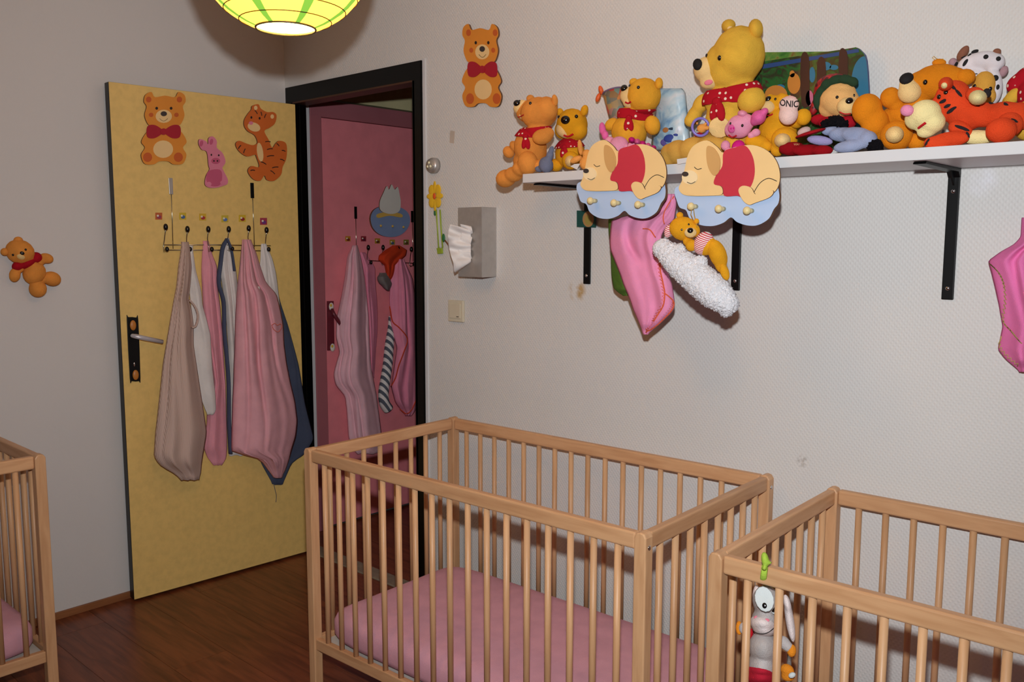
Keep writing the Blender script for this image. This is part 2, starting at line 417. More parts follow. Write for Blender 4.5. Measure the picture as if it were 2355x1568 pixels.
# ================================================================== ROOM
RX, RY, RH = 4.7, -3.7, 2.62
JL, JR, JH, WT = 0.075, 0.868, 2.035, 0.055
fl_ = struct('floor', g_box(-0.15, RX, RY, 0.0, -0.08, -0.004), M_sub)
PW = 0.192
row = 0; y = 0.0
while y > RY:
    x = -0.55 * (row % 3) - 0.02; k = 0
    while x < RX:
        x0, x1 = max(x, 0.0), min(x + 1.28, RX)
        if x1 - x0 > 0.05:
            raw('plank', g_box(x0 + 0.0007, x1 - 0.0007, max(y - PW, RY) + 0.0007, y - 0.0007, -0.004, 0.0), M_floor).parent = fl_
        x += 1.28
    y -= PW; row += 1
fh_ = struct('floor_hall', g_box(-0.13, 2.2, WT, 2.3, -0.08, -0.004), M_sub)
for i in range(9):
    raw('plank', g_box(-0.13, 2.2, WT + i * 0.24 + 0.001, WT + (i + 1) * 0.24, -0.004, 0.0), M_floor).parent = fh_
struct('ceiling', g_box(-0.15, RX, RY, 2.4, RH, RH + 0.1), M_ceil)
struct('wall_left', g_box(-0.12, 0.0, RY, 0.0, -0.05, RH), M_wallL)
struct('wall_back', g_join(g_box(JR + 0.01, RX, 0, WT, -0.05, RH), g_box(-0.12, JL - 0.01, 0, WT, -0.05, RH), g_box(JL - 0.01, JR + 0.01, 0, WT, JH + 0.01, RH)), M_wall)
M_far = mat('bounce_cut_paint', (150, 140, 132), rough=0.7)  # unseen walls toned darker to cut bounced flash
struct('wall_right', g_box(RX, RX + 0.1, RY, WT, -0.05, RH), M_far)
struct('wall_front', g_box(-0.12, RX, RY - 0.1, RY, -0.05, RH), M_far)
# hall beyond the doorway
HX = -0.12
PY0, PY1, PZ = 0.268, 1.10, 2.02
struct('wall_hall_side', g_join(g_box(HX - 0.1, HX, WT, PY0 - 0.07, -0.05, RH), g_box(HX - 0.1, HX, PY1 + 0.07, 2.3, -0.05, RH), g_box(HX - 0.1, HX, PY0 - 0.07, PY1 + 0.07, PZ + 0.09, RH)), M_cream)
struct('wall_hall_end', g_box(-0.2, 2.2, 2.3, 2.4, -0.05, RH), M_cream)
struct('wall_hall_far_side', g_box(2.2, 2.3, WT, 2.4, -0.05, RH), M_cream)
struct('trim_1', g_box(HX + 0.0, HX + 0.012, 0.176, 0.201, 0, RH), M_white)
struct('trim_2', g_box(JR + 0.052, JR + 0.066, -0.006, 0.0, 0, 2.11), M_white)
struct('baseboard_left', g_box(0.0, 0.012, RY, -0.0, 0, 0.028), M_skirt, bevel=0.002)
struct('baseboard_back', g_box(JR + 0.07, RX, -0.012, 0, 0, 0.028), wood_mat('skirting_wood_x', (150, 96, 58), (128, 78, 46), 'X'), bevel=0.002)
struct('trim_3', g_box(JL, JR, 0.0, WT + .02, -0.004, 0.006), mat('threshold_stone', (150, 138, 120), rough=0.4, var=0.12, vscale=30), bevel=0.002)

# door 1: black steel frame with the open yellow leaf
fr = struct('door_1', g_join(g_box(JR, JR + 0.052, -0.012, 0.0, 0, JH + 0.07), g_box(JL - 0.055, JL, -0.012, 0.0, 0, JH + 0.07), g_box(JL - 0.055, JR + 0.052, -0.0121, 0.0, JH, JH + 0.0701)), M_black, bevel=0.003)
raw('jamb', g_box(JR, JR + 0.012, -0.012, WT + .006, 0, JH), M_black).parent = fr
raw('jamb', g_box(JL - 0.012, JL, -0.012, WT + .003, 0, JH), M_black).parent = fr
raw('door_stop', g_box(JL, JL + 0.004, 0.02, 0.035, 0, JH), M_black, bevel=0.002).parent = fr
raw('door_stop', g_box(JR - 0.008, JR, 0.02, 0.04, 0, JH), M_black, bevel=0.002).parent = fr
raw('header', g_box(JL, JR, -0.012, WT + .006, JH - 0.004, JH + 0.012), mat('shade_brown_header', (74, 44, 26), rough=0.5)).parent = fr  # brown shadow under the header is put into its colour
# yellow leaf
HP = np.array([0.104, -0.018]); FP_ = np.array([0.061, -0.803])
du = (FP_ - HP); DWID = np.linalg.norm(du); du /= DWID; dn = np.array([-du[1], du[0]])   # dn faces the room
if dn[0] < 0: dn = -dn
c2 = (HP + FP_) / 2 - dn * 0.02
lf = g_obox((c2[0], c2[1], 1.0175), (du[0] * DWID / 2, du[1] * DWID / 2, 0), (dn[0] * 0.02, dn[1] * 0.02, 0), (0, 0, 1.0075))
door = Thing('door_leaf', 'open yellow painted door leaf with black edge against the left wall', 'door', (HP[0], HP[1], 0.01))
core = door.part('door_edge', lf, M_black, smooth=False, bevel=0.002)
cf = (HP + FP_) / 2 + dn * 0.0005
door.part('door_face', g_obox((cf[0], cf[1], 1.0175), (du[0] * (DWID / 2 - .001), du[1] * (DWID / 2 - .001), 0), (dn[0] * 0.0007, dn[1] * 0.0007, 0), (0, 0, 1.0065)), M_yellow, smooth=False)
DN = np.array([dn[0], dn[1], 0]); DU = np.array([du[0], du[1], 0])
def dat(px, py, off=0.0):
    """point on the yellow leaf's face (off = metres in front of it)"""
    d = ray(px, py); o = np.array([HP[0], HP[1], 0]) + DN * (0.0012 + off); t = ((o - CAM) @ DN) / (d @ DN); return CAM + d * t
plate = door.part('handle_plate', g_prism(smooth_poly([dat(*q) for q in ((291, 735), (294, 729), (313, 730), (317, 735), (322, 868), (319, 876), (302, 876), (298, 870))], 2), DN, 0.006), M_blackm, smooth=False, bevel=0.001)
door.part('door_lever', g_tube([dat(305, 772, .004), dat(305, 772, .04), dat(312, 773, .05), dat(330, 777, .052), dat(374, 786, .05)], [.008, .008, .009, .0095, .0085], 12), mat('satin_silver_lever', (205, 200, 205), rough=0.35, metal=0.3), plate)
for q in ((306, 748), (312, 862)):
    door.part('charm', g_ell(dat(q[0], q[1], .01), DU * .012, DN * .006, (0, 0, .02)), mat('amber_enamel', (190, 120, 50), rough=0.4), plate)
door.part('keyhole', g_ell(dat(309, 838, .007), DU * .003, DN * .001, (0, 0, .008)), M_chrome, plate)

# pink door across the hall
dr2 = struct('door_2', g_join(g_box(HX - 0.02, HX + 0.014, PY0 - 0.065, PY0, 0, PZ + 0.08), g_box(HX - 0.02, HX + 0.014, PY1, PY1 + 0.065, 0, PZ + 0.08), g_box(HX - 0.02, HX + 0.0141, PY0 - 0.065, PY1 + 0.065, PZ, PZ + 0.08)), M_pinkf, bevel=0.003)
pd = Thing('pink_door_leaf', 'closed pink painted door leaf beyond the black framed doorway', 'door', (HX, PY0, 0))
pd.part('door_panel', g_box(HX - 0.04, HX + 0.004, PY0 + .002, PY1 - .002, 0.012, PZ - .002), M_pinkd, smooth=False, bevel=0.002)
XP = HX + 0.0045
pat = lambda px, py, off=0.0: at(px, py, x=XP + off)
pl2 = pd.part('handle_plate', g_prism([pat(*q) for q in ((751, 692), (766, 692), (768, 805), (752, 806))], (1, 0, 0), 0.006), mat('maroon_enamel', (110, 40, 52), rough=0.3), smooth=False, bevel=0.001)
pd.part('door_lever', g_tube([pat(764, 712, .004), pat(764, 714, .04), pat(768, 722, .05), pat(796, 765, .05)], .009, 10), MATS['maroon_enamel'], pl2)
for q in ((762, 705), (765, 799)):
    pd.part('charm', g_ell(pat(q[0], q[1], .012), (.008, 0, 0), (0, .014, 0), (0, 0, .02)), mat('white_enamel', (232, 226, 214), rough=0.4), pl2)
    pd.part('charm_dot', g_ell(pat(q[0] - 1, q[1] - 3, .02), (.004, 0, 0), (0, .006, 0), (0, 0, .007)), mat('yellow_enamel', (232, 190, 50), rough=0.4), pl2)

# ================================================================== COTS
CL, CD, CH = 1.205, 0.63, 0.80
PH = 0.0155
def make_cot(label):
    T = Thing('cot', label, 'cot', (0, 0, 0), 'beech bar cots')
    for (a, b) in ((0, 0), (CL, 0), (CL, CD), (0, CD)):
        pts = [(a - PH, b, 0), (a - PH, b, CH - .012), (a - PH + .006, b, CH - .002), (a, b, CH), (a + PH - .006, b, CH - .002), (a + PH, b, CH - .012), (a + PH, b, 0)]
        pts = [(p[0], b - PH, p[2]) for p in pts]
        po = T.part('post', g_prism(pts, (0, 1, 0), 2 * PH), M_beechZ, smooth=False, bevel=0.003)
        sx = 1 if a > 0 else -1
        for z in (CH - .035, .165):
            T.part('bolt', g_ell((a + sx * PH, b, z), (.0025, 0, 0), (0, .006, 0), (0, 0, .006), 12, 6), M_chrome, po)
    for b in (0, CD):
        T.part('top_rail', g_box(PH, CL - PH, b - .011, b + .011, CH - .043, CH - .004), M_beechX, smooth=False, bevel=0.005, seg=3)
        T.part('bottom_rail', g_box(PH, CL - PH, b - .010, b + .010, .150, .186), M_beechX, smooth=False, bevel=0.003)
    for a in (0, CL):
        T.part('end_rail', g_box(a - .011, a + .011, PH, CD - PH, CH - .043, CH - .004), M_beechY, smooth=False, bevel=0.005, seg=3)
        T.part('bottom_end_rail', g_box(a - .010, a + .010, PH, CD - PH, .150, .186), M_beechY, smooth=False, bevel=0.003)
    bar = None
    def add_bar(x, y):
        nonlocal bar
        if bar is None:
            bar = raw('bar', g_cyl((0, 0, .182), (0, 0, CH - .04), .0082, 12), M_beechZ, smooth=True)
            bar.modifiers.clear(); o = bar
            o.data.polygons.foreach_set('use_smooth', [len(p.vertices) == 4 for p in o.data.polygons])
        else:
            o = bar.copy(); COL.objects.link(o)
        o.location = (x, y, 0); o.parent = T.o
    for i in range(17):
        for b in (0, CD): add_bar(CL * (i + 1) / 18, b)
    for i in range(8):
        for a in (0, CL): add_bar(a, CD * (i + 1) / 9)
    T.part('base_board', g_box(.012, CL - .012, .012, CD - .012, .158, .170), mat('base_board_paint', (206, 200, 190), rough=0.6), smooth=False)
    return T
def copy_tree(o, parent=None):
    c = o.copy(); COL.objects.link(c); c.parent = parent
    for ch in [q for q in bpy.data.objects if q.parent == o]: copy_tree(ch, c)
    return c
cot = make_cot('whole beech bar cot under the shelf beside the black door frame')
cotA = cot.o
cotB = copy_tree(cotA); cotB['label'] = 'beech bar cot at right with a grey plush donkey hanging from its rail'
cotC = copy_tree(cotA); cotC['label'] = 'beech bar cot against the left wall, cut off by the picture edge'
def place(o, x, y, r): o.location = (x, y, 0); o.rotation_euler = (0, 0, r)
place(cotA, 1.1856, -0.7206, 0.034); place(cotB, 2.5742, -0.6782, 0.029); place(cotC, 0.024, -1.323, -math.pi / 2)
# mattresses
def mattress(label, src, zt=0.275):
    nx, ny = 60, 34; x0, x1, y0, y1 = .018, CL - .018, .018, CD - .018
    def fn(u, v):
        return (0, 0, 0)
    V, F = [], []
    rr = .05
    def edge(u):  # rounded inset
        return rr * (1 - math.sqrt(max(0, 1 - (1 - min(u, 1)) ** 2)))
    bm = bmesh.new()
    bmesh.ops.create_cube(bm, size=1)
    bmesh.ops.bevel(bm, geom=list(bm.edges), offset=0.001, segments=1, affect='EDGES')
    bm.free()
    def side(th, s):  # s 0 bottom centre .. 1 top centre
        return None
    N = 120; rows = []
    prof = [(.0, .0), (.0, 1.0), (.012, 1.0), (.03, .97), (.05, .88)]
    zb = .1715
    for k, (dz, ins) in enumerate([(0.0, .03), (.012, .008), (.03, .0), (.07, .0), (.088, .008), (.1, .03), (zt - zb, .07)]):
        rows.append((zb + dz if k < 6 else zt, ins))
    for (z, ins) in rows:
        for i in range(N):
            q = 2 * math.pi * i / N; c, s_ = math.cos(q), math.sin(q)
            e = 0.18
            X = (x0 + x1) / 2 + ((x1 - x0) / 2 - ins) * math.copysign(abs(c) ** e, c)
            Y = (y0 + y1) / 2 + ((y1 - y0) / 2 - ins) * math.copysign(abs(s_) ** e, s_)
            w_ = 0.0025 * noise.noise(Vector((X * 9, Y * 9, z * 40)))
            V.append((X, Y, z + w_ * (1 if z > zb + .02 else 0)))
    R = len(rows)
    for j in range(R - 1):
        for i in range(N): F.append((j * N + i, j * N + (i + 1) % N, (j + 1) * N + (i + 1) % N, (j + 1) * N + i))
    # top: inner rings
    base = (R - 1) * N
    last = base
    for f_ in (.8, .55, .3, .1):
        k = len(V)
        for i in range(N):
            a = V[base + i]; X = (x0 + x1) / 2 + (a[0] - (x0 + x1) / 2) * f_; Y = (y0 + y1) / 2 + (a[1] - (y0 + y1) / 2) * f_
            V.append((X, Y, zt + .004 * noise.noise(Vector((X * 7, Y * 7, 3))) + .003))
        for i in range(N): F.append((last + i, last + (i + 1) % N, k + (i + 1) % N, k + i))
        last = k
    F.append(tuple(last + i for i in range(N))); F.append(tuple(range(N - 1, -1, -1)))
    o = raw('mattress', (V, F), M_sheet, smooth=True); o['label'] = label; o['category'] = 'mattress'; o['group'] = 'cot mattresses'
    o.location = src.location; o.rotation_euler = src.rotation_euler
    return o
mattress('pink sheeted mattress in the cot beneath the shelf', cotA)
mattress('pink sheeted mattress in the cot with the hanging donkey', cotB)
mattress('pink sheeted mattress in the cot against the left wall', cotC)

# ================================================================== SHELF AND BRACKETS
SY, SZ0, SZ1, SXL = -0.283, 1.6085, 1.6345, 1.672
shelf = single('wall_shelf', g_box(SXL, 4.2, SY, -0.0005, SZ0, SZ1), M_white, 'long white wall shelf carrying the plush toys', 'shelf', bevel=0.0015)
def bracket(x, label):
    T = Thing('shelf_bracket', label, 'bracket', (x, 0, 1.3), 'black shelf brackets')
    hw = .0135
    T.part('upright', g_box(x - hw, x + hw, -.007, -.0005, 1.298, SZ0 - .008), M_blackm, smooth=False, bevel=.002)
    pts = [(x - hw, -.0005, SZ0 - .0005), (x - hw, -.25, SZ0 - .0005), (x - hw, -.255, SZ0 - .006), (x - hw, -.02, SZ0 - .009), (x - hw, -.007, SZ0 - .022), (x - hw, -.0005, SZ0 - .022)]
    T.part('arm', g_prism(pts, (1, 0, 0), 2 * hw), M_blackm, smooth=False, bevel=.001)
    T.part('rib', g_prism([(x - .002, -.007, SZ0 - .04), (x - .002, -.04, SZ0 - .009), (x - .002, -.007, SZ0 - .009)], (1, 0, 0), .004), M_blackm, smooth=False)
    for z in (1.325, 1.555): T.part('screw', g_ell((x, -.007, z), (.0055, 0, 0), (0, .003, 0), (0, 0, .0055), 10, 6), M_chrome)
bracket(1.703, 'black metal bracket at the shelf end, behind the smaller cloud hanger')
bracket(2.232, 'middle black metal bracket behind the white cloud plush')
bracket(2.793, 'black metal bracket under the shelf at right, fully in view')

# ================================================================== LANTERN
LC = at(652, -137, t=1.85); LR = 0.193
lamp = Thing('paper_lantern', 'glowing yellow green round paper lantern hanging from the ceiling', 'lamp', (LC[0], LC[1], RH))
m = bpy.data.materials.new('lantern_paper'); m.use_nodes = True; nt, b = nodes(m)
tc = nt.nodes.new('ShaderNodeTexCoord'); sp = nt.nodes.new('ShaderNodeSeparateXYZ'); nt.links.new(tc.outputs['Object'], sp.inputs[0])
at2 = nt.nodes.new('ShaderNodeMath'); at2.operation = 'ARCTAN2'; nt.links.new(sp.outputs['Y'], at2.inputs[0]); nt.links.new(sp.outputs['X'], at2.inputs[1])
ml = nt.nodes.new('ShaderNodeMath'); ml.operation = 'MULTIPLY_ADD'; ml.inputs[1].default_value = 7 / (2 * math.pi); ml.inputs[2].default_value = 0.12; nt.links.new(at2.outputs[0], ml.inputs[0])
frc = nt.nodes.new('ShaderNodeMath'); frc.operation = 'FRACT'; nt.links.new(ml.outputs[0], frc.inputs[0])
rp = nt.nodes.new('ShaderNodeValToRGB'); rp.color_ramp.interpolation = 'CONSTANT'
rp.color_ramp.elements[0].color = (1.0, 0.36, 0.03, 1); rp.color_ramp.elements[1].color = (0.045, 0.10, 0.009, 1); rp.color_ramp.elements[1].position = 0.82
nt.links.new(frc.outputs[0], rp.inputs['Fac']); nt.links.new(rp.outputs['Color'], b.inputs['Emission Color']); nt.links.new(rp.outputs['Color'], b.inputs['Base Color'])
b.inputs['Emission Strength'].default_value = 6.0; b.inputs['Roughness'].default_value = 0.8
M_paper = m
def lathe_s(t0, t1, r, n=48, k=24, wob=0.0):
    return g_grid(lambda u, v: (LC[0] + r * (1 + wob * math.cos((t0 + (t1 - t0) * v) * 18)) * math.sin(t0 + (t1 - t0) * v) * math.cos(2 * math.pi * u), LC[1] + r * (1 + wob * math.cos((t0 + (t1 - t0) * v) * 18)) * math.sin(t0 + (t1 - t0) * v) * math.sin(2 * math.pi * u), LC[2] + r * 0.98 * math.cos(t0 + (t1 - t0) * v)), n, k, True)
TH0 = math.asin(.062 / LR)
sh = lamp.part('paper_shade', lathe_s(TH0, math.pi - TH0, LR, wob=.004), M_paper)
m = mat('lantern_liner', (255, 246, 205), emit=3.2)
lamp.part('inner_shade', lathe_s(TH0, math.pi - TH0, LR * .985), m)
M_wire = mat('lantern_wire', (70, 62, 20), rough=0.5)
for i in range(14):
    th = TH0 + (math.pi - 2 * TH0) * i / 13; r_ = LR * 1.006
    lamp.part('wire_ring', g_tube([(LC[0] + r_ * math.sin(th) * math.cos(q), LC[1] + r_ * math.sin(th) * math.sin(q), LC[2] + r_ * .98 * math.cos(th)) for q in np.linspace(0, 2 * math.pi, 40, endpoint=False)], .0011 if 0 < i < 13 else .0022, 6, True), M_wire)
lamp.part('bulb', g_join(g_ell((LC[0], LC[1], LC[2] - .02), (.033, 0, 0), (0, .033, 0), (0, 0, .042)), g_cyl((LC[0], LC[1], LC[2]), (LC[0], LC[1], LC[2] + .07), .016)), mat('bulb_glass', (255, 240, 215), emit=14.0))
lamp.part('cord', g_cyl((LC[0], LC[1], LC[2] + .06), (LC[0], LC[1], RH), .003, 8), M_white)
lamp.part('ceiling_rose', g_cyl((LC[0], LC[1], RH - .035), (LC[0], LC[1], RH), .04, 20), M_white)
bl = bpy.data.lights.new('lantern_light', 'POINT'); bl.energy = 24; bl.color = (1.0, 0.38, 0.12); bl.shadow_soft_size = 0.03
blo = bpy.data.objects.new('lantern_light', bl); COL.objects.link(blo); blo.location = (0, 0, LC[2] - .04 - RH); blo.parent = lamp.o

# ================================================================== ON THE YELLOW DOOR
M_amber = paint('amber_board_paint', (222, 140, 48)); M_amberD = paint('amber_pad_paint', (196, 92, 38)); M_red = paint('red_board_paint', (168, 24, 44))
M_creamP = paint('cream_board_paint', (236, 200, 140)); M_tanP = paint('tan_board_paint', (206, 160, 100)); M_pinkP = paint('pink_board_paint', (222, 128, 152)); M_magP = paint('deep_pink_board_paint', (196, 88, 120))
M_orgP = paint('orange_board_paint', (208, 104, 42)); M_ink = mat('dark_ink', (40, 28, 24), rough=0.6); M_blueP = paint('pale_blue_board_paint', (178, 200, 232))
M_stripeP = mat('stripe_ink', (66, 40, 30), rough=0.6); M_noseP = mat('grey_nose_ink', (62, 54, 52), rough=0.5)
def board(T, name, px, fn, nrm, off, th, m, edge=None, k=4, parent=None, sm=True):
    """flat cut board: outline in picture pixels laid on a plane"""
    pts = smooth_poly([np.array(q, float) for q in px], k) if sm else px
    return T.part(name, g_prism([fn(q[0], q[1], off) for q in pts], nrm, th), m, parent, smooth=False, m2=edge)
def oval(cx, cy, rx, ry, rot=0, n=20):
    a = math.radians(rot)
    return [(cx + rx * math.cos(q) * math.cos(a) - ry * math.sin(q) * math.sin(a), cy + rx * math.cos(q) * math.sin(a) + ry * math.sin(q) * math.cos(a)) for q in np.linspace(0, 2 * math.pi, n, endpoint=False)]
def ink_line(T, px, fn, off, r, m, parent=None, name='painted_line'):
    P = [fn(q[0], q[1], off) for q in smooth_poly([np.array(v, float) for v in px], 5, closed=False)]
    return T.part(name, g_tube(P, r, 5), m, parent)

def teddy_board(name, label, cx, top, sx, sy, fn, nrm, tilt=0.0):
    """generic cut-out teddy: sits facing the room, pale muzzle, red bow; sized in pixels"""
    def q(u, v): return (cx + (u + tilt * (0.5 - v)) * sx, top + v * sy)
    base = q(0, 1)
    T = Thing(name, label, 'wall plaque', fn(base[0], base[1], 0), 'painted animal plaques')
    o = [(-.30, .0), (-.43, .04), (-.46, .13), (-.40, .20), (-.44, .32), (-.36, .44), (-.26, .48), (-.40, .56), (-.50, .68), (-.42, .76), (-.50, .86), (-.42, .98), (-.22, .99), (-.1, .95), (.1, .95), (.22, .99), (.42, .98), (.50, .86), (.42, .76), (.50, .68), (.40, .56), (.26, .48), (.36, .44), (.44, .32), (.40, .20), (.46, .13), (.43, .04), (.30, .0), (.22, .07), (0, .05), (-.22, .07)]
    bd = board(T, 'bear_board', [q(*p) for p in o], fn, nrm, 0, .008, M_amber, M_mdf)
    f = lambda n_, c, r, m_, off=.008, th=.0006: board(T, n_, oval(*q(*c), r[0] * sx, r[1] * sy), fn, nrm, off, th, m_, parent=bd, k=1)
    for s in (-1, 1):
        f('ear_patch', (s * .34, .10), (.06, .04), M_amberD)
        f('foot_pad', (s * .34, .89), (.10, .065), M_amberD)
        f('eye', (s * .16, .22), (.03, .02), M_ink)
        f('cheek', (s * .28, .31), (.05, .03), M_amberD)
    f('belly_patch', (0, .78), (.22, .12), M_creamP)
    f('muzzle', (0, .33), (.18, .09), M_creamP); f('nose', (0, .295), (.07, .034), M_noseP, .0088)
    ink_line(T, [q(-.09, .36), q(-.03, .39), q(.03, .39), q(.09, .36)], fn, .0092, .0007, M_ink, bd)
    for s in (-1, 1):
        board(T, 'bow_loop', [q(s * .02, .52), q(s * .2, .45), q(s * .36, .47), q(s * .36, .61), q(s * .2, .63), q(s * .02, .56)], fn, nrm, .0082, .003, M_red, parent=bd)
    board(T, 'bow_knot', oval(*q(0, .54), .07 * sx, .045 * sy), fn, nrm, .009, .0035, M_red, parent=bd, k=1)
    return T
teddy_board('teddy_plaque', 'amber bear plaque with red chest high on the yellow door', 376, 212, 104, 168, dat, DN, .03)
wat = lambda px, py, off=0.0: at(px, py, y=-off - 0.0005)
teddy_board('teddy_plaque', 'amber bear plaque with red chest alone on the back wall', 1110, 56, 90, 192, wat, (0, -1, 0), -.05)

# small pink animal
T = Thing('pink_animal_plaque', 'small pink animal plaque with upright ears on the yellow door', 'wall plaque', dat(497, 430), 'painted animal plaques')
bd = board(T, 'animal_board', [(472, 325), (458, 320), (455, 330), (462, 344), (474, 350), (478, 380), (480, 390), (472, 405), (470, 425), (482, 432), (500, 431), (512, 427), (521, 423), (522, 412), (512, 392), (510, 385), (517, 372), (510, 352), (497, 340), (497, 325), (488, 314), (478, 318), (477, 332)], dat, DN, 0, .007, M_pinkP, M_mdf)
board(T, 'shirt', [(480, 393), (505, 390), (511, 405), (505, 426), (484, 427), (474, 412)], dat, DN, .007, .0006, M_magP, parent=bd)
board(T, 'snout', oval(496, 370, 10, 7), dat, DN, .007, .002, M_magP, parent=bd, k=1)
for c in ((492, 370), (500, 370)): board(T, 'nostril', oval(c[0], c[1], 1.6, 2.2), dat, DN, .0091, .0005, M_ink, parent=bd, k=1)
for c in ((486, 356), (503, 357)): board(T, 'eye', oval(c[0], c[1], 1.8, 2.4), dat, DN, .007, .0006, M_ink, parent=bd, k=1)
for c in ((463, 330), (486, 326)): board(T, 'ear_patch', oval(c[0], c[1], 4, 7, 15), dat, DN, .007, .0006, M_magP, parent=bd, k=1)
for c in ((480, 423), (512, 420)): board(T, 'foot', oval(c[0], c[1], 6, 5), dat, DN, .007, .002, M_pinkP, parent=bd, k=1)

# tiger
T = Thing('tiger_plaque', 'orange striped tiger plaque near the hinge side of the yellow door', 'wall plaque', dat(605, 418), 'painted animal plaques')
bd = board(T, 'tiger_board', [(576, 252), (578, 244), (592, 240), (598, 250), (612, 258), (626, 258), (634, 266), (630, 284), (618, 294), (606, 302), (616, 322), (624, 340), (632, 330), (640, 324), (654, 328), (658, 342), (656, 366), (648, 384), (644, 402), (628, 416), (612, 414), (606, 404), (596, 416), (580, 412), (568, 394), (576, 382), (594, 384), (588, 362), (584, 356), (566, 360), (548, 348), (540, 332), (548, 324), (564, 330), (580, 334), (590, 328), (584, 312), (568, 302), (560, 290), (560, 276), (568, 262)], dat, DN, 0, .008, M_orgP, M_mdf)
board(T, 'belly_patch', oval(598, 350, 7, 22, -8), dat, DN, .008, .0006, M_creamP, parent=bd, k=1)
board(T, 'muzzle', oval(584, 292, 15, 10, 20), dat, DN, .008, .0006, M_creamP, parent=bd, k=1)
board(T, 'nose', oval(577, 283, 5, 4), dat, DN, .0086, .0008, M_pinkP, parent=bd, k=1)
for c in ((578, 270), (597, 272)): board(T, 'eye', oval(c[0], c[1], 2.2, 3), dat, DN, .008, .0006, M_ink, parent=bd, k=1)
for c in ((588, 248), (626, 268)): board(T, 'ear_patch', oval(c[0], c[1], 4, 5), dat, DN, .008, .0006, M_creamP, parent=bd, k=1)
for a_, b2 in (((586, 254), (592, 262)), ((600, 257), (602, 266)), ((612, 262), (608, 271)), ((622, 326), (610, 326)), ((627, 342), (614, 344)), ((630, 358), (614, 360)), ((648, 346), (656, 348)), ((644, 366), (654, 370)), ((640, 384), (626, 386)), ((632, 400), (622, 392)), ((548, 342), (554, 334)), ((560, 352), (564, 342)), ((576, 392), (586, 392)), ((600, 372), (612, 378)), ((636, 330), (642, 336))):
    ink_line(T, [a_, ((a_[0] + b2[0]) / 2, (a_[1] + b2[1]) / 2 - 1), b2], dat, .0083, .0022, M_stripeP, bd, 'stripe')

# hook rack on the yellow door
T = Thing('door_hook_rack', 'wire hook rack with black ball tips on the yellow door', 'hook rack', dat(500, 572), 'door hook racks')
M_wireC = mat('bright_wire', (200, 196, 180), rough=0.2, metal=1.0)
for q in ((393, 410, 398, 572), (580, 420, 585, 568)):
    bl_ = g_obox(dat(q[0], q[1] + 18, .003), DU * .008, DN * .0015, (0, 0, .032))
    c_ = T.part('clip', bl_, M_blackm if q[0] > 500 else M_steel, smooth=False, bevel=.001)
    T.part('strap', g_tube([dat(q[0] + 1, q[1] + 36, .004), dat((q[0] + q[2]) / 2, (q[1] + q[3]) / 2, .004), dat(q[2], q[3], .006)], .002, 8), M_wireC)
for dy in (0, 12): T.part('crossbar', g_tube([dat(378, 563 + dy, .012), dat(500, 563 + dy, .012), dat(622, 565 + dy, .012)], .0022, 8), M_wireC)
HK = ((381, 522, 378, 573), (431, 527, 431, 573), (479, 527, 481, 573), (526, 527, 528, 572), (572, 525, 575, 572), (613, 529, 612, 573))
for hx, hy, lx, ly in HK:
    h = T.part('hook', g_tube([dat(hx, hy + 4, .05), dat(hx - 2, hy + 20, .03), dat(lx - 2, ly - 8, .014), dat(lx - 1, ly + 6, .02), dat(lx + 5, ly + 2, .04)], .0022, 8), M_wireC)
    T.part('ball_tip', g_ell(dat(hx, hy, .052), DU * .009, DN * .009, (0, 0, .0135), 12, 8), M_dark, h)
    T.part('ball_tip', g_ell(dat(lx + 6, ly, .044), DU * .008, DN * .009, (0, 0, .0105), 12, 8), M_dark, h)
stk = [((365, 497), (190, 96, 50), (150, 60, 90)), ((420, 497), (206, 176, 50), (70, 100, 150)), ((466, 499), (210, 170, 50), (170, 50, 60)), ((517, 503), (200, 176, 60), (90, 120, 180)), ((557, 502), (210, 176, 50), (150, 40, 40)), ((606, 509), (170, 60, 80), (110, 60, 130))]
def sticker(i, c, a, b_, fn, nrm, label, grp, s=8):
    T = Thing('sticker', label, 'sticker', fn(c[0], c[1] + s, 0), grp)
    bg = board(T, 'sheet', [(c[0] - s, c[1] - s), (c[0] + s, c[1] - s), (c[0] + s, c[1] + s), (c[0] - s, c[1] + s)], fn, nrm, 0, .0006, paint('sticker_%d_%d_%d' % a, a), sm=False)
    board(T, 'print', oval(c[0] + 1, c[1] + 2, s * .62, s * .5), fn, nrm, .0006, .0003, paint('print_%d_%d_%d' % b_, b_), parent=bg, k=1)
    board(T, 'print', oval(c[0] - 2, c[1] - 1, s * .3, s * .3), fn, nrm, .0008, .0003, paint('sticker_white', (230, 220, 200)), parent=bg, k=1)
nm = ['leftmost small sticker above the hooks on the yellow door', 'second small sticker from the left above the yellow door hooks', 'third small sticker from the left above the yellow door hooks', 'fourth small sticker from the left above the yellow door hooks', 'fifth small sticker from the left above the yellow door hooks', 'rightmost small sticker above the hooks on the yellow door']
for i, (c, a, b_) in enumerate(stk): sticker(i, c, a, b_, dat, DN, nm[i], 'stickers above the yellow door hooks')

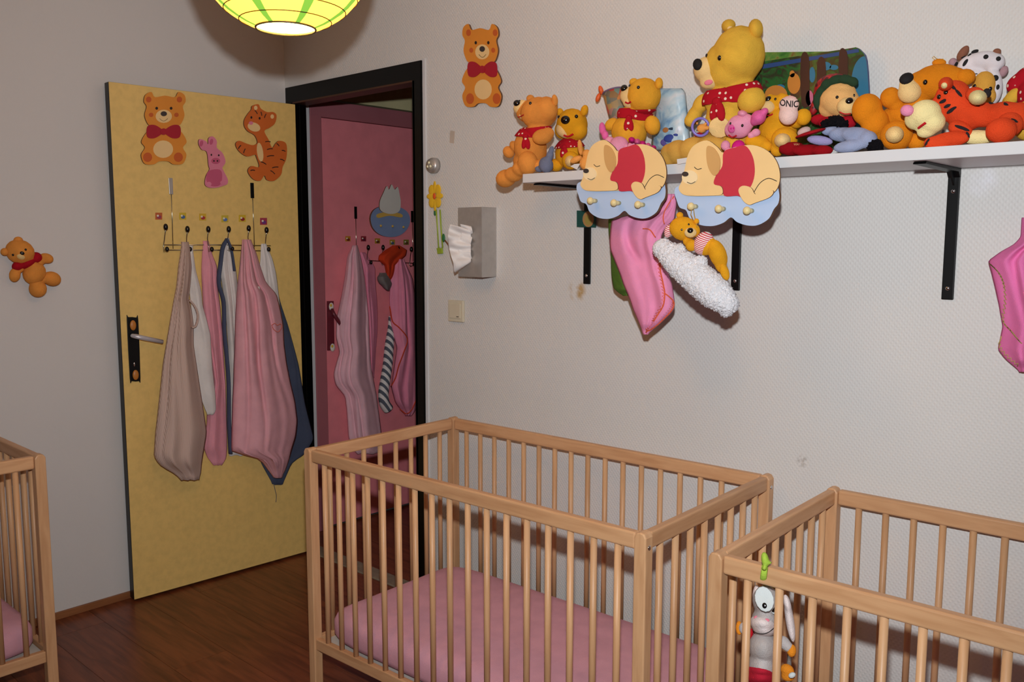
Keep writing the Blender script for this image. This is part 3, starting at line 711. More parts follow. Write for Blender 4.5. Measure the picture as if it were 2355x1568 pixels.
# ------------------------------------------------------------------ hanging cloth
def hang(name, label, cat, rows, fn, nrm, off, dpt, m, folds=3.0, seed=0, amp=0.5, group=None, n_u=72, n_v=64, extra=None, taper=True, wave=.012):
    rows = sorted(rows); ys = np.array([r[0] for r in rows], float); Ls = np.array([r[1] for r in rows], float); Rs = np.array([r[2] for r in rows], float)
    rnd = random.Random(seed); ph = [rnd.uniform(0, 6.28) for _ in range(6)]
    def ip(a, yv):
        # smooth interpolation
        return float(np.interp(yv, ys, a))
    def fnn(u, v):
        yv = ys[0] + (ys[-1] - ys[0]) * v
        # soften
        d_ = (ys[-1] - ys[0]) * .006
        L = sum(ip(Ls, yv + k * d_) for k in (-2, -1, 0, 1, 2)) / 5; R = sum(ip(Rs, yv + k * d_) for k in (-2, -1, 0, 1, 2)) / 5
        front = u < 0.5; s = (u * 2) if front else (2 - u * 2)
        bulge = math.sin(math.pi * min(max(s, 0), 1)) ** 0.55
        open_ = min(1, v * 3 + .35) * (1 if v < .93 else max(.35, (1 - v) / .07))
        s2 = s + .10 * math.sin(2.6 * v + ph[0]) * math.sin(math.pi * s)
        f1 = 1.7 * noise.noise(Vector((s2 * folds * 1.25 + ph[1] * 9, v * 1.1 + ph[2], ph[3])))
        f2 = 1.5 * noise.noise(Vector((s2 * folds * 2.8 + ph[4] * 9, v * 2.0, ph[5]))) * (1 - .6 * v)
        f3 = .5 * noise.noise(Vector((s * 3 + ph[0], v * 6, ph[2])))
        n1 = noise.noise(Vector((s2 * folds * .75 + ph[2] * 7, v * .8 + ph[5], ph[0])))
        cr_ = math.exp(-(n1 / .06) ** 2) * (.4 + .6 * math.sin(math.pi * min(1, v * 1.3)))
        dd = dpt * bulge * open_ * max(.12, 1 + amp * (.9 * f1 + .45 * f2 + .3 * f3 - .75 * cr_)) if front else 0.0
        px = L + (R - L) * s + (1.5 * math.sin(9 * v + ph[3]) if 0 < v < 1 else 0)
        py = yv + (R - L) * wave * math.sin(2 * math.pi * folds * s + ph[4]) * v * 3
        return fn(px, py, off + max(dd, 0))
    g = g_grid(fnn, n_u, n_v, True)
    k = len(g[0]); g = (g[0], g[1] + [tuple(range(n_u - 1, -1, -1)), tuple(k - n_u + i for i in range(n_u))])
    T = Thing(name, label, cat, fn((rows[0][1] + rows[0][2]) / 2, rows[0][0], off), group)
    body = T.part('cloth', g, m); T.body = body
    T.hit = lambda px, py: Plush.hit(T, px, py); T.pl = dict(t=2.0)
    return T
C2 = lambda rows: [(480 + r[0] * .4466, 330 + r[1] * .4466, 330 + r[2] * .4466) for r in rows]
GB = 'sleeping bags on the yellow door'
M_beige = stripe_mat('beige_ribbed_cotton', (206, 180, 168), (188, 161, 149), 260, (0, 1, 0)); M_wh = fabric('off_white_cotton', (226, 220, 216)); M_pk = fabric('rose_velour', (230, 156, 170)); M_pk2 = fabric('dusty_pink_terry', (228, 168, 177)); M_nv = fabric('navy_cotton', (76, 84, 106))
hang('sleeping_bag', 'navy sleeping bag hanging deepest by the door hinge', 'sleeping bag', C2([(300, 640, 668), (480, 690, 708), (600, 700, 745), (800, 700, 795), (1000, 680, 832), (1190, 640, 884), (1270, 600, 835), (1310, 605, 768), (1420, 665, 716)]), dat, DN, .004, .014, M_nv, 2, 3, .3, GB)
T = hang('sleeping_bag', 'white sleeping bag on the last hook, half behind the big pink one', 'sleeping bag', C2([(180, 606, 632), (260, 600, 664), (330, 590, 680), (420, 600, 692), (520, 600, 706), (700, 600, 700), (900, 610, 690), (1000, 630, 680)]), dat, DN, .026, .010, M_wh, 3, 5, .4, GB)
T = hang('sleeping_bag', 'white sleeping bag with navy edges between the two pink ones', 'sleeping bag', C2([(150, 424, 442), (250, 392, 466), (330, 392, 478), (500, 416, 490), (700, 436, 500), (880, 448, 520), (1270, 440, 560)]), dat, DN, .006, .022, M_wh, 2.5, 9, .4, GB)
def trim(T, px, fn, off, r, m, name='edging', flat=.5):
    return T.part(name, g_tube([fn(q[0], q[1], off) for q in smooth_poly([np.array(v, float) for v in px], 5, closed=False)], r, 8, flat=flat), m)
c2 = lambda *p: [(330 + a * .4466, 480 + b_ * .4466) for a, b_ in p]
trim(T, c2((430, 155), (408, 200), (398, 270), (388, 380), (412, 480), (416, 620), (428, 760), (438, 900), (440, 1080), (448, 1260)), dat, .026, [.012] * 3 + [.014] * 12 + [.014] * 31, M_nv)
trim(T, c2((430, 155), (446, 190), (458, 240), (468, 320)), dat, .04, .009, M_nv)
hang('sleeping_bag', 'slim rose pink sleeping bag beside the beige one', 'sleeping bag', C2([(165, 306, 334), (230, 298, 350), (300, 294, 378), (330, 294, 376), (400, 298, 380), (500, 306, 396), (650, 330, 412), (900, 360, 424), (1020, 330, 424), (1060, 322, 424), (1100, 322, 426), (1230, 306, 430), (1290, 330, 425), (1320, 362, 400)]), dat, DN, .008, .022, M_pk, 2.4, 2, .5, GB)
hang('sleeping_bag', 'plain cream sleeping bag showing behind the beige one', 'sleeping bag', C2([(190, 236, 256), (320, 232, 272), (420, 232, 296), (500, 240, 302), (650, 250, 345), (800, 268, 358), (960, 290, 372), (1040, 318, 372), (1060, 330, 360)]), dat, DN, .042, .014, M_wh, 1.6, 8, .4, GB)
T = hang('sleeping_bag', 'beige ribbed sleeping bag, nearest the door handle', 'sleeping bag', C2([(170, 194, 232), (300, 174, 246), (400, 166, 240), (470, 154, 232), (520, 146, 250), (600, 134, 262), (700, 118, 262), (800, 100, 276), (1000, 74, 302), (1150, 56, 324), (1270, 50, 306), (1320, 84, 300), (1360, 160, 298), (1395, 196, 286)]), dat, DN, .062, .05, M_beige, 3.0, 4, .6, GB)
trim(T, c2((236, 470), (262, 500), (280, 550), (270, 600), (250, 612)), dat, .085, .008, M_beige)
T = hang('sleeping_bag', 'big dusty pink sleeping bag with a front pocket flap', 'sleeping bag', C2([(158, 508, 552), (220, 502, 580), (300, 496, 606), (380, 488, 634), (440, 482, 690), (520, 476, 708), (600, 470, 722), (700, 466, 724), (800, 460, 736), (900, 458, 756), (1000, 455, 782), (1100, 455, 797), (1180, 455, 790), (1250, 456, 768), (1264, 462, 764), (1272, 560, 762), (1300, 612, 752), (1340, 640, 738), (1385, 674, 712)]), dat, DN, .04, .065, M_pk2, 3.4, 11, .55, GB)
trim(T, c2((660, 600), (676, 590), (690, 600), (704, 592), (712, 606), (694, 634), (672, 622), (662, 604)), dat, .086, .0016, mat('coral_stitch', (214, 112, 96), rough=.9), 'heart_stitch', 1)
trim(T, c2((592, 400), (600, 560), (612, 700), (626, 820), (640, 940), (654, 990)), dat, .094, .006, M_wh, 'zip_edge')
trim(T, c2((668, 1400), (676, 1440), (684, 1475), (682, 1510)), dat, .02, .0012, M_nv, 'loose_thread', 1)

# ================================================================== ON THE PINK DOOR
PG = 'laundry on the pink door'
T = Thing('door_hook_rack', 'wire hook rack with black tips on the pink door', 'hook rack', pat(880, 605), 'door hook racks')
for q in ((818, 475, 820, 590), (948, 484, 950, 600)):
    T.part('clip', g_obox(pat(q[0], q[1] + 14, .003), (0, .008, 0), (.0015, 0, 0), (0, 0, .03)), M_blackm, smooth=False, bevel=.001)
    T.part('strap', g_tube([pat(q[0], q[1] + 26, .004), pat(q[2], q[3], .006)], .002, 8), M_wireC)
T.part('crossbar', g_tube([pat(806, 596, .012), pat(960, 606, .012)], .0025, 8), M_wireC)
for hx, hy in ((847, 569), (881, 569), (916, 572), (946, 573)):
    h = T.part('hook', g_tube([pat(hx, hy + 3, .05), pat(hx - 2, hy + 14, .03), pat(hx - 4, hy + 34, .014), pat(hx - 2, hy + 40, .02), pat(hx + 5, hy + 36, .04)], .0024, 8), M_wireC)
    T.part('ball_tip', g_ell(pat(hx, hy, .052), (.009, 0, 0), (0, .009, 0), (0, 0, .014), 12, 8), M_dark, h)
    T.part('ball_tip', g_ell(pat(hx + 6, hy + 34, .044), (.009, 0, 0), (0, .008, 0), (0, 0, .011), 12, 8), M_dark, h)
nm = ['leftmost small sticker on the pink door', 'second small sticker from the left on the pink door', 'third small sticker from the left on the pink door', 'fourth small sticker from the left on the pink door', 'rightmost small sticker on the pink door']
for i, (c, a, b_) in enumerate((((800, 549), (190, 130, 40), (120, 40, 30)), ((836, 549), (140, 40, 50), (90, 30, 50)), ((868, 554), (170, 130, 40), (90, 40, 30)), ((902, 557), (170, 140, 50), (60, 90, 120)), ((934, 557), (130, 120, 50), (100, 60, 40)))):
    sticker(i, c, a, b_, pat, (1, 0, 0), nm[i], 'stickers above the pink door hooks', 6)
# blue plaque: plain pale figure with two raised petals, three yellow pegs
T = Thing('blue_plaque', 'rounded blue plaque with a white figure on the pink door', 'wall plaque', pat(893, 545))
bd = board(T, 'blue_board', [(850, 500), (856, 485), (872, 477), (893, 474), (915, 478), (932, 487), (938, 505), (932, 525), (918, 540), (896, 545), (872, 540), (855, 525)], pat, (1, 0, 0), 0, .012, M_blueP, M_mdf) if False else board(T, 'blue_board', [(849, 502), (856, 484), (872, 475), (893, 472), (915, 476), (933, 487), (940, 505), (934, 525), (918, 540), (896, 545), (872, 540), (855, 525)], lambda a, b_, o: pat(a, b_, o), (1, 0, 0), 0, .012, paint('dull_blue_board', (130, 150, 190)), M_mdf)
M_wp = paint('white_board_paint', (226, 222, 214))
board(T, 'white_figure', [(874, 484), (872, 464), (880, 444), (888, 428), (893, 436), (899, 424), (906, 436), (913, 430), (917, 446), (920, 466), (916, 486), (896, 492)], pat, (1, 0, 0), .012, .006, M_wp, M_mdf, parent=bd)
board(T, 'yellow_band', [(868, 492), (895, 487), (922, 492), (922, 500), (895, 496), (869, 501)], pat, (1, 0, 0), .012, .004, paint('soft_yellow_board', (220, 180, 90)), parent=bd)
for c in ((876, 519), (903, 520), (928, 522)): T.part('peg', g_tube([pat(c[0], c[1], .012), pat(c[0], c[1], .04)], .006, 10), MATS['soft_yellow_board'], bd)
C4 = lambda rows: [(540 + r[0] * .4977, 680 + r[1] * .4977, 680 + r[2] * .4977) for r in rows]
c4 = lambda *p: [(680 + a * .4977, 540 + b_ * .4977) for a, b_ in p]
M_pkA = fabric('pale_pink_terry', (242, 192, 204)); M_pkB = fabric('mid_pink_fleece', (238, 148, 176)); M_org = fabric('orange_red_cloth', (206, 66, 34))
M_strp = stripe_mat('grey_white_stripes', (225, 222, 220), (90, 96, 108), 36, (0, .8, .6))
hang('baby_wrap', 'mid pink cloth hanging just behind the long pale pink bag', 'cloth', C4([(80, 288, 320), (150, 300, 370), (300, 308, 376), (450, 320, 376), (600, 335, 370), (660, 348, 364)]), pat, (1, 0, 0), .006, .03, M_pkB, 2, 21, .4, PG)
hang('sleeping_bag', 'long pale pink bag beside the pink door handle', 'sleeping bag', C4([(48, 262, 286), (100, 236, 300), (200, 222, 318), (300, 204, 330), (380, 190, 340), (470, 188, 346), (540, 206, 350), (580, 192, 352), (640, 176, 358), (690, 184, 366), (740, 226, 374), (800, 232, 380), (930, 240, 396), (990, 262, 396), (1010, 290, 380)]), pat, (1, 0, 0), .03, .06, M_pkA, 2.8, 22, .55, PG)
T = hang('orange_cloth', 'orange red cloth slung over the hooks of the pink door', 'cloth', C4([(48, 448, 478), (70, 410, 512), (95, 384, 510), (115, 384, 490), (140, 412, 462), (190, 414, 448), (210, 420, 440)]), pat, (1, 0, 0), .045, .03, M_org, 2, 23, .4, PG, wave=0)
hang('grey_soft_toy', 'small grey soft toy dangling under the orange cloth', 'soft toy', C4([(175, 385, 425), (195, 378, 440), (225, 384, 444), (245, 404, 438), (258, 424, 436)]), pat, (1, 0, 0), .05, .04, fabric('grey_plush_cloth', (126, 118, 116)), 1, 25, .2, PG)
T = Thing('striped_tube', 'grey and white striped fabric tube beside the pink towel', 'soft toy', pat(*c4((440, 375))[0]), PG)
pts = [pat(a, b_, .03) for a, b_ in smooth_poly([np.array(q) for q in c4((440, 375), (440, 430), (436, 480), (430, 540), (425, 600), (414, 670), (406, 730), (410, 775), (428, 805))], 5, closed=False)]
T.part('tube', g_tube(pts, [.012 + .010 * min(1, i / 12) + .006 * min(1, i / 30) for i in range(len(pts))], 14), M_strp)
T = hang('fleece_towel', 'pink fleece towel with orange stitched edge on the pink door', 'blanket', C4([(112, 466, 500), (200, 434, 538), (300, 430, 552), (420, 442, 560), (520, 470, 562), (620, 452, 562), (700, 438, 562), (770, 456, 560), (815, 490, 552), (835, 510, 535)]), pat, (1, 0, 0), .04, .06, M_pkB, 2.5, 24, .5, PG)
M_ost = mat('orange_stitch', (206, 70, 40), rough=.9)
def surf_trim(T, px, r, m, name='stitched_edge', sub=4):
    P = []; bv = T.bvh()
    for q in smooth_poly([np.array(v, float) for v in px], sub, closed=False):
        d = Vector(ray(q[0], q[1])).normalized(); h = bv.ray_cast(Vector(CAM), d)
        if h[0] is None: continue
        n = np.array(h[1]); n = n if n @ np.array(d) < 0 else -n; P.append(np.array(h[0]) + n * r * .3)
    if len(P) < 3: return
    o = raw(name, g_tube(P, r, 6), m, T.loc, True); o.parent = T.o
surf_trim(T, c4((436, 330), (448, 400), (480, 430), (515, 480), (500, 540), (478, 600), (462, 660), (442, 700)), .0035, M_ost)
surf_trim(T, c4((445, 720), (460, 775), (490, 810), (515, 826), (540, 800), (556, 760)), .0035, M_ost)

# ================================================================== LEFT WALL AND BACK WALL SMALL THINGS
M_oran = plush('amber_plush', (226, 146, 66)); M_mzl = plush('cream_plush', (240, 204, 140)); M_redk = fabric('red_knit', (168, 22, 36)); M_redd = dots_mat('red_dotted_cloth', (168, 22, 36), (226, 206, 186), 62); M_gold = plush('golden_plush', (228, 160, 32)); M_yel = plush('yellow_plush', (224, 176, 64)); M_org2 = plush('orange_brown_plush', (222, 132, 26))
M_pinkpl = plush('pink_plush', (236, 156, 184)); M_pinkpl2 = plush('bright_pink_plush', (232, 104, 166)); M_mag = fabric('magenta_cloth', (206, 36, 130)); M_peach = plush('peach_plush', (236, 160, 80))
P = Plush('teddy_bear', 'small amber plush bear with red neck, pinned to the left wall', (79, 640), x=.034)
P.soft('body', M_oran, [(46, 579, 31, 28, -30), (79, 628, 24, 27, -25), (62, 602, 18, 16)])
P.soft('muzzle', M_mzl, [(47, 588, 12, 9, -30, dict(dd=.026, rd=10))])
for c in ((42, 553, 10, 9), (11, 579, 9, 9)): P.soft('ear', M_oran, [c])
P.soft('arm', M_oran, [(106, 594, 16, 12, -15), (92, 602, 10, 10)]); P.soft('arm', M_oran, [(34, 632, 12, 17, -10), (46, 616, 9, 11)])
P.soft('leg', M_oran, [(119, 641, 20, 17, -20), (98, 640, 14, 13)]); P.soft('leg', M_oran, [(87, 664, 19, 20), (83, 648, 15, 14)])
P.soft('scarf', M_redk, [(40, 612, 12, 11, 28, dict(rd=16)), (62, 606, 20, 11, 28, dict(rd=20)), (84, 592, 12, 13, 28, dict(rd=16))])
P.feat('nose', M_dark, 51, 582, 5, 4, -30, .6); P.feat('eye', M_dark, 59, 574, 2.6, 2.8, th=.8); P.feat('eye', M_dark, 30, 586, 2.6, 2.8, th=.8)

# push light
T = Thing('push_light', 'round silver push light beside the black door frame', 'light', wat(1001, 382))
c = wat(1001, 381)
b0 = T.part('housing', g_tube([c, c + np.array([0, -.016, 0]), c + np.array([0, -.026, 0])], [.029, .029, .024], 28), M_steel)
T.part('lens', g_ell(c + np.array([0, -.022, 0]), (.021, 0, 0), (0, .011, 0), (0, 0, .021)), mat('grey_lens', (150, 142, 130), rough=.08, spec=.9))
for k in range(3):
    q = 2 * math.pi * k / 3 + math.pi / 2
    T.part('led', g_ell(c + np.array([.009 * math.cos(q), -.031, .009 * math.sin(q)]), (.005, 0, 0), (0, .004, 0), (0, 0, .005), 10, 6), mat('led_white', (245, 240, 200), rough=.1), b0)
# flower ornament
T = Thing('flower_ornament', 'yellow flower ornament on a green stem clipped beside the frame', 'ornament', wat(1012, 583))
fc = wat(1000, 451, .008)
M_fy = paint('flower_yellow', (232, 186, 40)); M_fg = paint('lime_green_plastic', (150, 170, 50))
for k in range(8):
    q = 2 * math.pi * k / 8; r_ = .024
    T.part('petal', g_ell(fc + np.array([r_ * math.cos(q), 0, 1.35 * r_ * math.sin(q)]), (.013 * abs(math.cos(q)) + .009, 0, 0), (0, .003, 0), (0, 0, .013 * abs(math.sin(q)) + .011), 12, 6), M_fy)
T.part('flower_centre', g_ell(fc + np.array([0, -.003, 0]), (.008, 0, 0), (0, .003, 0), (0, 0, .012), 12, 6), paint('flower_red', (220, 90, 30)))
T.part('stem', g_tube([wat(1003, 482, .006), wat(1006, 520, .006), wat(1009, 570, .006)], .003, 8), M_fg)
T.part('stem', g_tube([wat(1012, 482, .006), wat(1014, 520, .006), wat(1018, 570, .006)], .003, 8), M_fg)
T.part('scale_strip', g_prism([wat(1006, 484, .004), wat(1011, 484, .004), wat(1016, 568, .004), wat(1010, 568, .004)], (0, -1, 0), .002), M_white, smooth=False)
T.part('foot_cap', g_prism([wat(1007, 570, .003), wat(1019, 570, .003), wat(1020, 583, .003), wat(1009, 584, .003)], (0, -1, 0), .008), M_fg, smooth=False, bevel=.002)
T.part('leaf', g_ell(wat(1020, 547, .012), (.008, 0, 0), (0, .004, 0), (0, 0, .016), 12, 6), paint('dark_leaf_green', (40, 110, 60)))
T.part('leaf', g_ell(wat(1000, 489, .006), (.006, 0, 0), (0, .003, 0), (0, 0, .012), 12, 6), MATS['dark_leaf_green'])
T.part('clip_wire', g_tube([wat(1023, 552, .016), wat(1033, 565, .016)], .0025, 8), mat('brown_plastic', (130, 76, 40), rough=.5))
# tissue dispenser
T = Thing('tissue_dispenser', 'brushed steel tissue dispenser box mounted on the wall', 'dispenser', (1.235, 0, 1.31))
T.part('steel_case', g_box(1.177, 1.296, -.074, -.0005, 1.309, 1.553), M_steel, smooth=False, bevel=.0015)
zc = 1.43
T.part('slot_rim', g_disc((1.212, -.074, 1.425), (0, -1, 0), .02, .002, 24, .062, (0, 0, 1)), mat('dark_slot', (30, 28, 28), rough=.5), smooth=False)
Ts = Thing('paper_tissue', 'white paper tissue pulled from the steel dispenser', 'tissue', (1.21, -.076, 1.42))
def tis(u, v):
    # fan of crumpled paper leaving the slot
    px = 1083 - (1083 - (1040 - 10 * math.sin(v * 3.1 + .6))) * u; py0 = 528 + 75 * v
    py = py0 + u * ((v - .5) * 26 + (6 if v > .9 else 0) * 2)
    o = .076 + .055 * u + .010 * math.sin(v * 13 + u * 4) * (.3 + u) + .004 * math.sin(v * 29)
    return at(px, py, y=-o)
Ts.part('sheet', g_grid(tis, 24, 30), fabric('tissue_paper', (238, 234, 232)), solid=.0008)
Ts.part('sheet', g_grid(lambda u, v: at(1084 - 26 * u + 3 * math.sin(v * 7), 520 + 78 * v + (v - .5) * 10 * u, y=-(.076 + .02 * u + .006 * math.sin(v * 17 + 2 * u))), 14, 24), MATS['tissue_paper'], solid=.0008)
# light switch
T = Thing('light_switch', 'cream square light switch on the back wall below the dispenser', 'switch', (1.096, 0, 1.14))
pl_ = T.part('plate', g_box(1.056, 1.136, -.012, -.0005, 1.137, 1.217), mat('ivory_plastic', (214, 204, 180), rough=.35), smooth=False, bevel=.003)
T.part('rocker', g_box(1.066, 1.126, -.016, -.012, 1.150, 1.205), MATS['ivory_plastic'], pl_, smooth=False, bevel=.002)
T.part('mark', g_box(1.106, 1.118, -.0165, -.016, 1.155, 1.159), mat('grey_mark', (120, 112, 100)), pl_, smooth=False)
# tape mark
single('tape_scrap', g_prism([wat(*q) for q in ((1036, 300), (1046, 302), (1044, 330), (1034, 328))], (0, -1, 0), .0004), mat('old_tape', (196, 182, 168), rough=.35), 'short scrap of old tape on the back wall above the push light', 'tape')

# ================================================================== CLOUD HANGERS
HYB = -0.300   # back of the hanger boards
hat = lambda px, py, off=0.0: at(px, py, y=HYB - off)
def hanger(name, label, ox, oy, sx, sy):
    """blue cloud board with three pegs; a plain sleeping puppy under a red blanket lies on it. unit square mapped to the picture"""
    q = lambda u, v: (ox + u * sx, oy + v * sy)
    b0 = q(.5, 1)
    T = Thing(name, label, 'coat hanger', hat(b0[0], b0[1]), 'cloud coat hangers')
    cloud = [(.02, .70), (.0, .61), (.05, .55), (.3, .52), (.7, .52), (.95, .53), (1.0, .62), (.995, .73), (.95, .80), (.90, .90), (.80, .965), (.70, .97), (.60, .935), (.54, .885), (.47, .94), (.37, .975), (.25, .965), (.15, .90), (.11, .81), (.05, .78)]
    cb = board(T, 'cloud_board', [q(*p) for p in cloud], hat, (0, -1, 0), 0, .010, M_blueP, M_mdf, k=4)
    back = [(.03, .58), (.06, .50), (.09, .36), (.12, .22), (.18, .12), (.30, .07), (.40, .14), (.46, .20), (.58, .14), (.74, .12), (.88, .18), (.97, .30), (1.0, .46), (.96, .60), (.84, .68), (.72, .72), (.60, .655), (.40, .655), (.20, .66), (.08, .645)]
    an = board(T, 'animal_board', [q(*p) for p in back], hat, (0, -1, 0), .010, .005, M_creamP, M_mdf, k=4)
    bl_ = board(T, 'blanket', [q(*p) for p in ((.455, .19), (.56, .145), (.66, .125), (.73, .24), (.75, .40), (.72, .54), (.64, .66), (.58, .655), (.46, .655), (.44, .56), (.36, .53), (.38, .44), (.44, .34))], hat, (0, -1, 0), .015, .0012, paint('crimson_board_paint', (196, 52, 70)), parent=an)
    board(T, 'floppy_ear', [q(*p) for p in ((.30, .13), (.37, .16), (.42, .27), (.41, .40), (.36, .44), (.31, .36), (.29, .24))], hat, (0, -1, 0), .015, .003, M_tanP, parent=an)
    board(T, 'muzzle', oval(*q(.13, .46), .075 * sx, .075 * sy), hat, (0, -1, 0), .015, .0025, paint('light_cream_board_paint', (242, 218, 172)), parent=an, k=1)
    board(T, 'nose', oval(*q(.085, .425), .030 * sx, .026 * sy), hat, (0, -1, 0), .0175, .002, M_noseP, parent=an, k=1)
    board(T, 'front_paw', [q(*p) for p in ((.11, .60), (.14, .555), (.3, .55), (.42, .55), (.45, .60), (.43, .645), (.3, .655), (.14, .65))], hat, (0, -1, 0), .015, .004, M_creamP, M_mdf, parent=an)
    board(T, 'hind_paw', [q(*p) for p in ((.60, .60), (.64, .55), (.72, .57), (.76, .64), (.80, .60), (.93, .60), (.90, .67), (.76, .73), (.70, .75), (.64, .70))], hat, (0, -1, 0), .015, .004, M_creamP, M_mdf, parent=an)
    ink_line(T, [q(.17, .35), q(.20, .375), q(.24, .365)], hat, .0152, .0009, M_ink, an, 'closed_eye')
    ink_line(T, [q(.10, .51), q(.14, .525), q(.18, .505)], hat, .0178, .0008, M_ink, an, 'mouth_line')
    ink_line(T, [q(.74, .62), q(.80, .52), q(.88, .47), (q(.96, .50))], hat, .0152, .0009, M_ink, an, 'haunch_line')
    T.pegs = []
    for u, v in ((.155, .765), (.42, .79), (.69, .81)):
        p = q(u, v); a = hat(p[0] + 8, p[1] + 1, .010); e = a + np.array([0, -.036, 0])
        pg = T.part('peg', g_tube([a, a + np.array([0, -.022, 0])], .0058, 12), paint('peg_birch', (226, 206, 150)), cb)
        T.part('peg_knob', g_ell(a + np.array([0, -.026, 0]), (.0095, 0, 0), (0, .009, 0), (0, 0, .0095), 14, 10), MATS['peg_birch'], cb)
        T.pegs.append(a + np.array([0, -.015, 0]))
    # clip that holds the board on the shelf edge
    cpt = hat(*q(.5, .45)); T.part('hook_plate', g_box(cpt[0] - .012, cpt[0] + .012, HYB, SY - .0005, SZ0 + .002, SZ1 - .002), M_steel, smooth=False)
    return T
H1 = hanger('cloud_hanger', 'smaller looking cloud hanger with sleeping animal, left of the pair', 1331, 308, 204, 200)
H2 = hanger('cloud_hanger', 'nearer cloud hanger with sleeping animal, white cloud plush hung on its peg', 1556, 308, 240, 217)

# ------------------------------------------------------------------ cloth and toys below the shelf
y_at = lambda yy: (lambda px, py, off=0.0: at(px, py, y=yy - off))
C6 = lambda rows: [(430 + r[0] * .2232, 1300 + r[1] * .2232, 1300 + r[2] * .2232) for r in rows]
c6 = lambda *p: [(1300 + a * .2232, 430 + b_ * .2232) for a, b_ in p]
GR = 'cloths hanging below the shelf'
hang('green_cloth', 'dark green cloth showing behind the pink fleece blanket', 'cloth', C6([(330, 450, 560), (500, 450, 600), (700, 462, 640), (900, 482, 700), (1040, 500, 720), (1090, 550, 700), (1120, 600, 680)]), y_at(-.17), (0, -1, 0), 0, .03, fabric('moss_green_cloth', (86, 118, 48)), 1.5, 31, .3, GR)
M_fle = fabric('candy_pink_fleece', (240, 150, 190))
T = hang('fleece_blanket', 'pink fleece blanket with orange stitched edge hanging under the hangers', 'blanket', C6([(70, 1010, 1140), (200, 940, 1140), (300, 640, 1130), (330, 480, 1130), (420, 470, 1040), (500, 465, 1000), (560, 462, 1000), (640, 466, 1010), (760, 510, 1040), (900, 560, 1060), (1000, 590, 1095), (1100, 634, 1112), (1200, 674, 1126), (1250, 690, 1122), (1300, 716, 1090), (1400, 764, 990), (1460, 790, 920), (1520, 806, 850)]), y_at(-.22), (0, -1, 0), 0, .034, M_fle, 2.6, 33, .5, GR, wave=0)
M_os2 = mat('bright_orange_stitch', (228, 100, 56), rough=.9)
surf_trim(T, c6((800, 430), (870, 440), (930, 520)), .0016, M_os2)
surf_trim(T, c6((975, 780), (985, 880), (1010, 1000), (1025, 1100), (1010, 1220), (960, 1310), (915, 1380)), .0018, M_os2)
surf_trim(T, c6((1020, 1090), (1080, 1140), (1118, 1190), (1100, 1260), (1020, 1350), (920, 1440), (830, 1495)), .0018, M_os2)
surf_trim(T, c6((1120, 95), (1050, 200), (1010, 300), (1020, 380)), .0016, M_os2)
# zigzag blanket stitches
z = [np.array(q) for q in smooth_poly([np.array(v) for v in c6((1118, 1200), (1095, 1265), (1020, 1350), (920, 1440), (840, 1490))], 8, closed=False)]
zz = []
for i, q in enumerate(z): zz.append(tuple(q if i % 2 == 0 else q + np.array([-3.5, -6.5])))
surf_trim(T, zz, .001, M_os2, 'zigzag_stitch', 1)
z = [np.array(q) for q in smooth_poly([np.array(v) for v in c6((975, 790), (990, 900), (1012, 1010), (1025, 1110), (1008, 1220), (950, 1320), (915, 1385))], 6, closed=False)]
surf_trim(T, [tuple(q if i % 2 == 0 else q + np.array([-6, -1])) for i, q in enumerate(z)], .001, M_os2, 'zigzag_stitch', 1)
# green card with round face
T = Thing('green_card', 'small dark green square card with round print on the end bracket', 'card', at(1348, 523, y=-.012))
cf_ = y_at(-.0105)
bd = board(T, 'card', [(1327, 484), (1371, 485), (1371, 523), (1327, 522)], cf_, (0, -1, 0), 0, .0015, paint('dark_teal_card', (28, 78, 70)), sm=False)
board(T, 'round_print', oval(1353, 504, 13, 18), cf_, (0, -1, 0), .0015, .0006, paint('tan_print', (176, 130, 80)), parent=bd, k=1)
board(T, 'round_print', oval(1353, 506, 8, 12), cf_, (0, -1, 0), .0021, .0004, paint('olive_print', (160, 140, 70)), parent=bd, k=1)
# white cloud with reclining bear
y0 = -.35
P = Plush('cloud_toy', 'shaggy white cloud plush with small golden bear lying on it', c6((1350, 1000))[0], y=y0)
px6 = lambda a, b_, r1, r2, rot=0, **k: (1300 + a * .2232, 430 + b_ * .2232, r1 * .2232, r2 * .2232, rot, k) if k else (1300 + a * .2232, 430 + b_ * .2232, r1 * .2232, r2 * .2232, rot)
P.soft('cloud_cushion', mat('white_shaggy_plush', (238, 236, 240), rough=.75, var=.05, vscale=80, bump=.8, bscale=500, sheen=.4), [px6(1010 + 660 * k / 10, 640 + 560 * k / 10, r_, r_) for k, r_ in enumerate((108, 128, 148, 160, 166, 172, 176, 176, 172, 150, 118))] + [px6(1660, 1270, 80, 70), px6(1395, 760, 70, 60), px6(1180, 640, 60, 60)], vox=.0024, smooth=10, disp=.0045, dscale=300)
P.soft('body', M_gold, [px6(1220, 430, 150, 125, -15, dd=.012), px6(1330, 450, 60, 70, 0, dd=.014), px6(1450, 600, 100, 110, -30, dd=.004), px6(1570, 690, 90, 160, 22, dd=.004), px6(1600, 800, 60, 90, 20)])
P.soft('ear', M_gold, [px6(1180, 292, 36, 34, 0, dd=.012)]); P.soft('ear', M_gold, [px6(1352, 352, 28, 28, 0, dd=.006)])
P.soft('arm', M_gold, [px6(1300, 600, 62, 64, 0, dd=.022), px6(1260, 560, 50, 45, 0, dd=.02)]); P.soft('leg', M_gold, [px6(1640, 870, 45, 95, 20, dd=.004)])
M_rs = stripe_mat('red_white_stripes', (236, 226, 222), (200, 60, 76), 230, (.35, 0, .9))
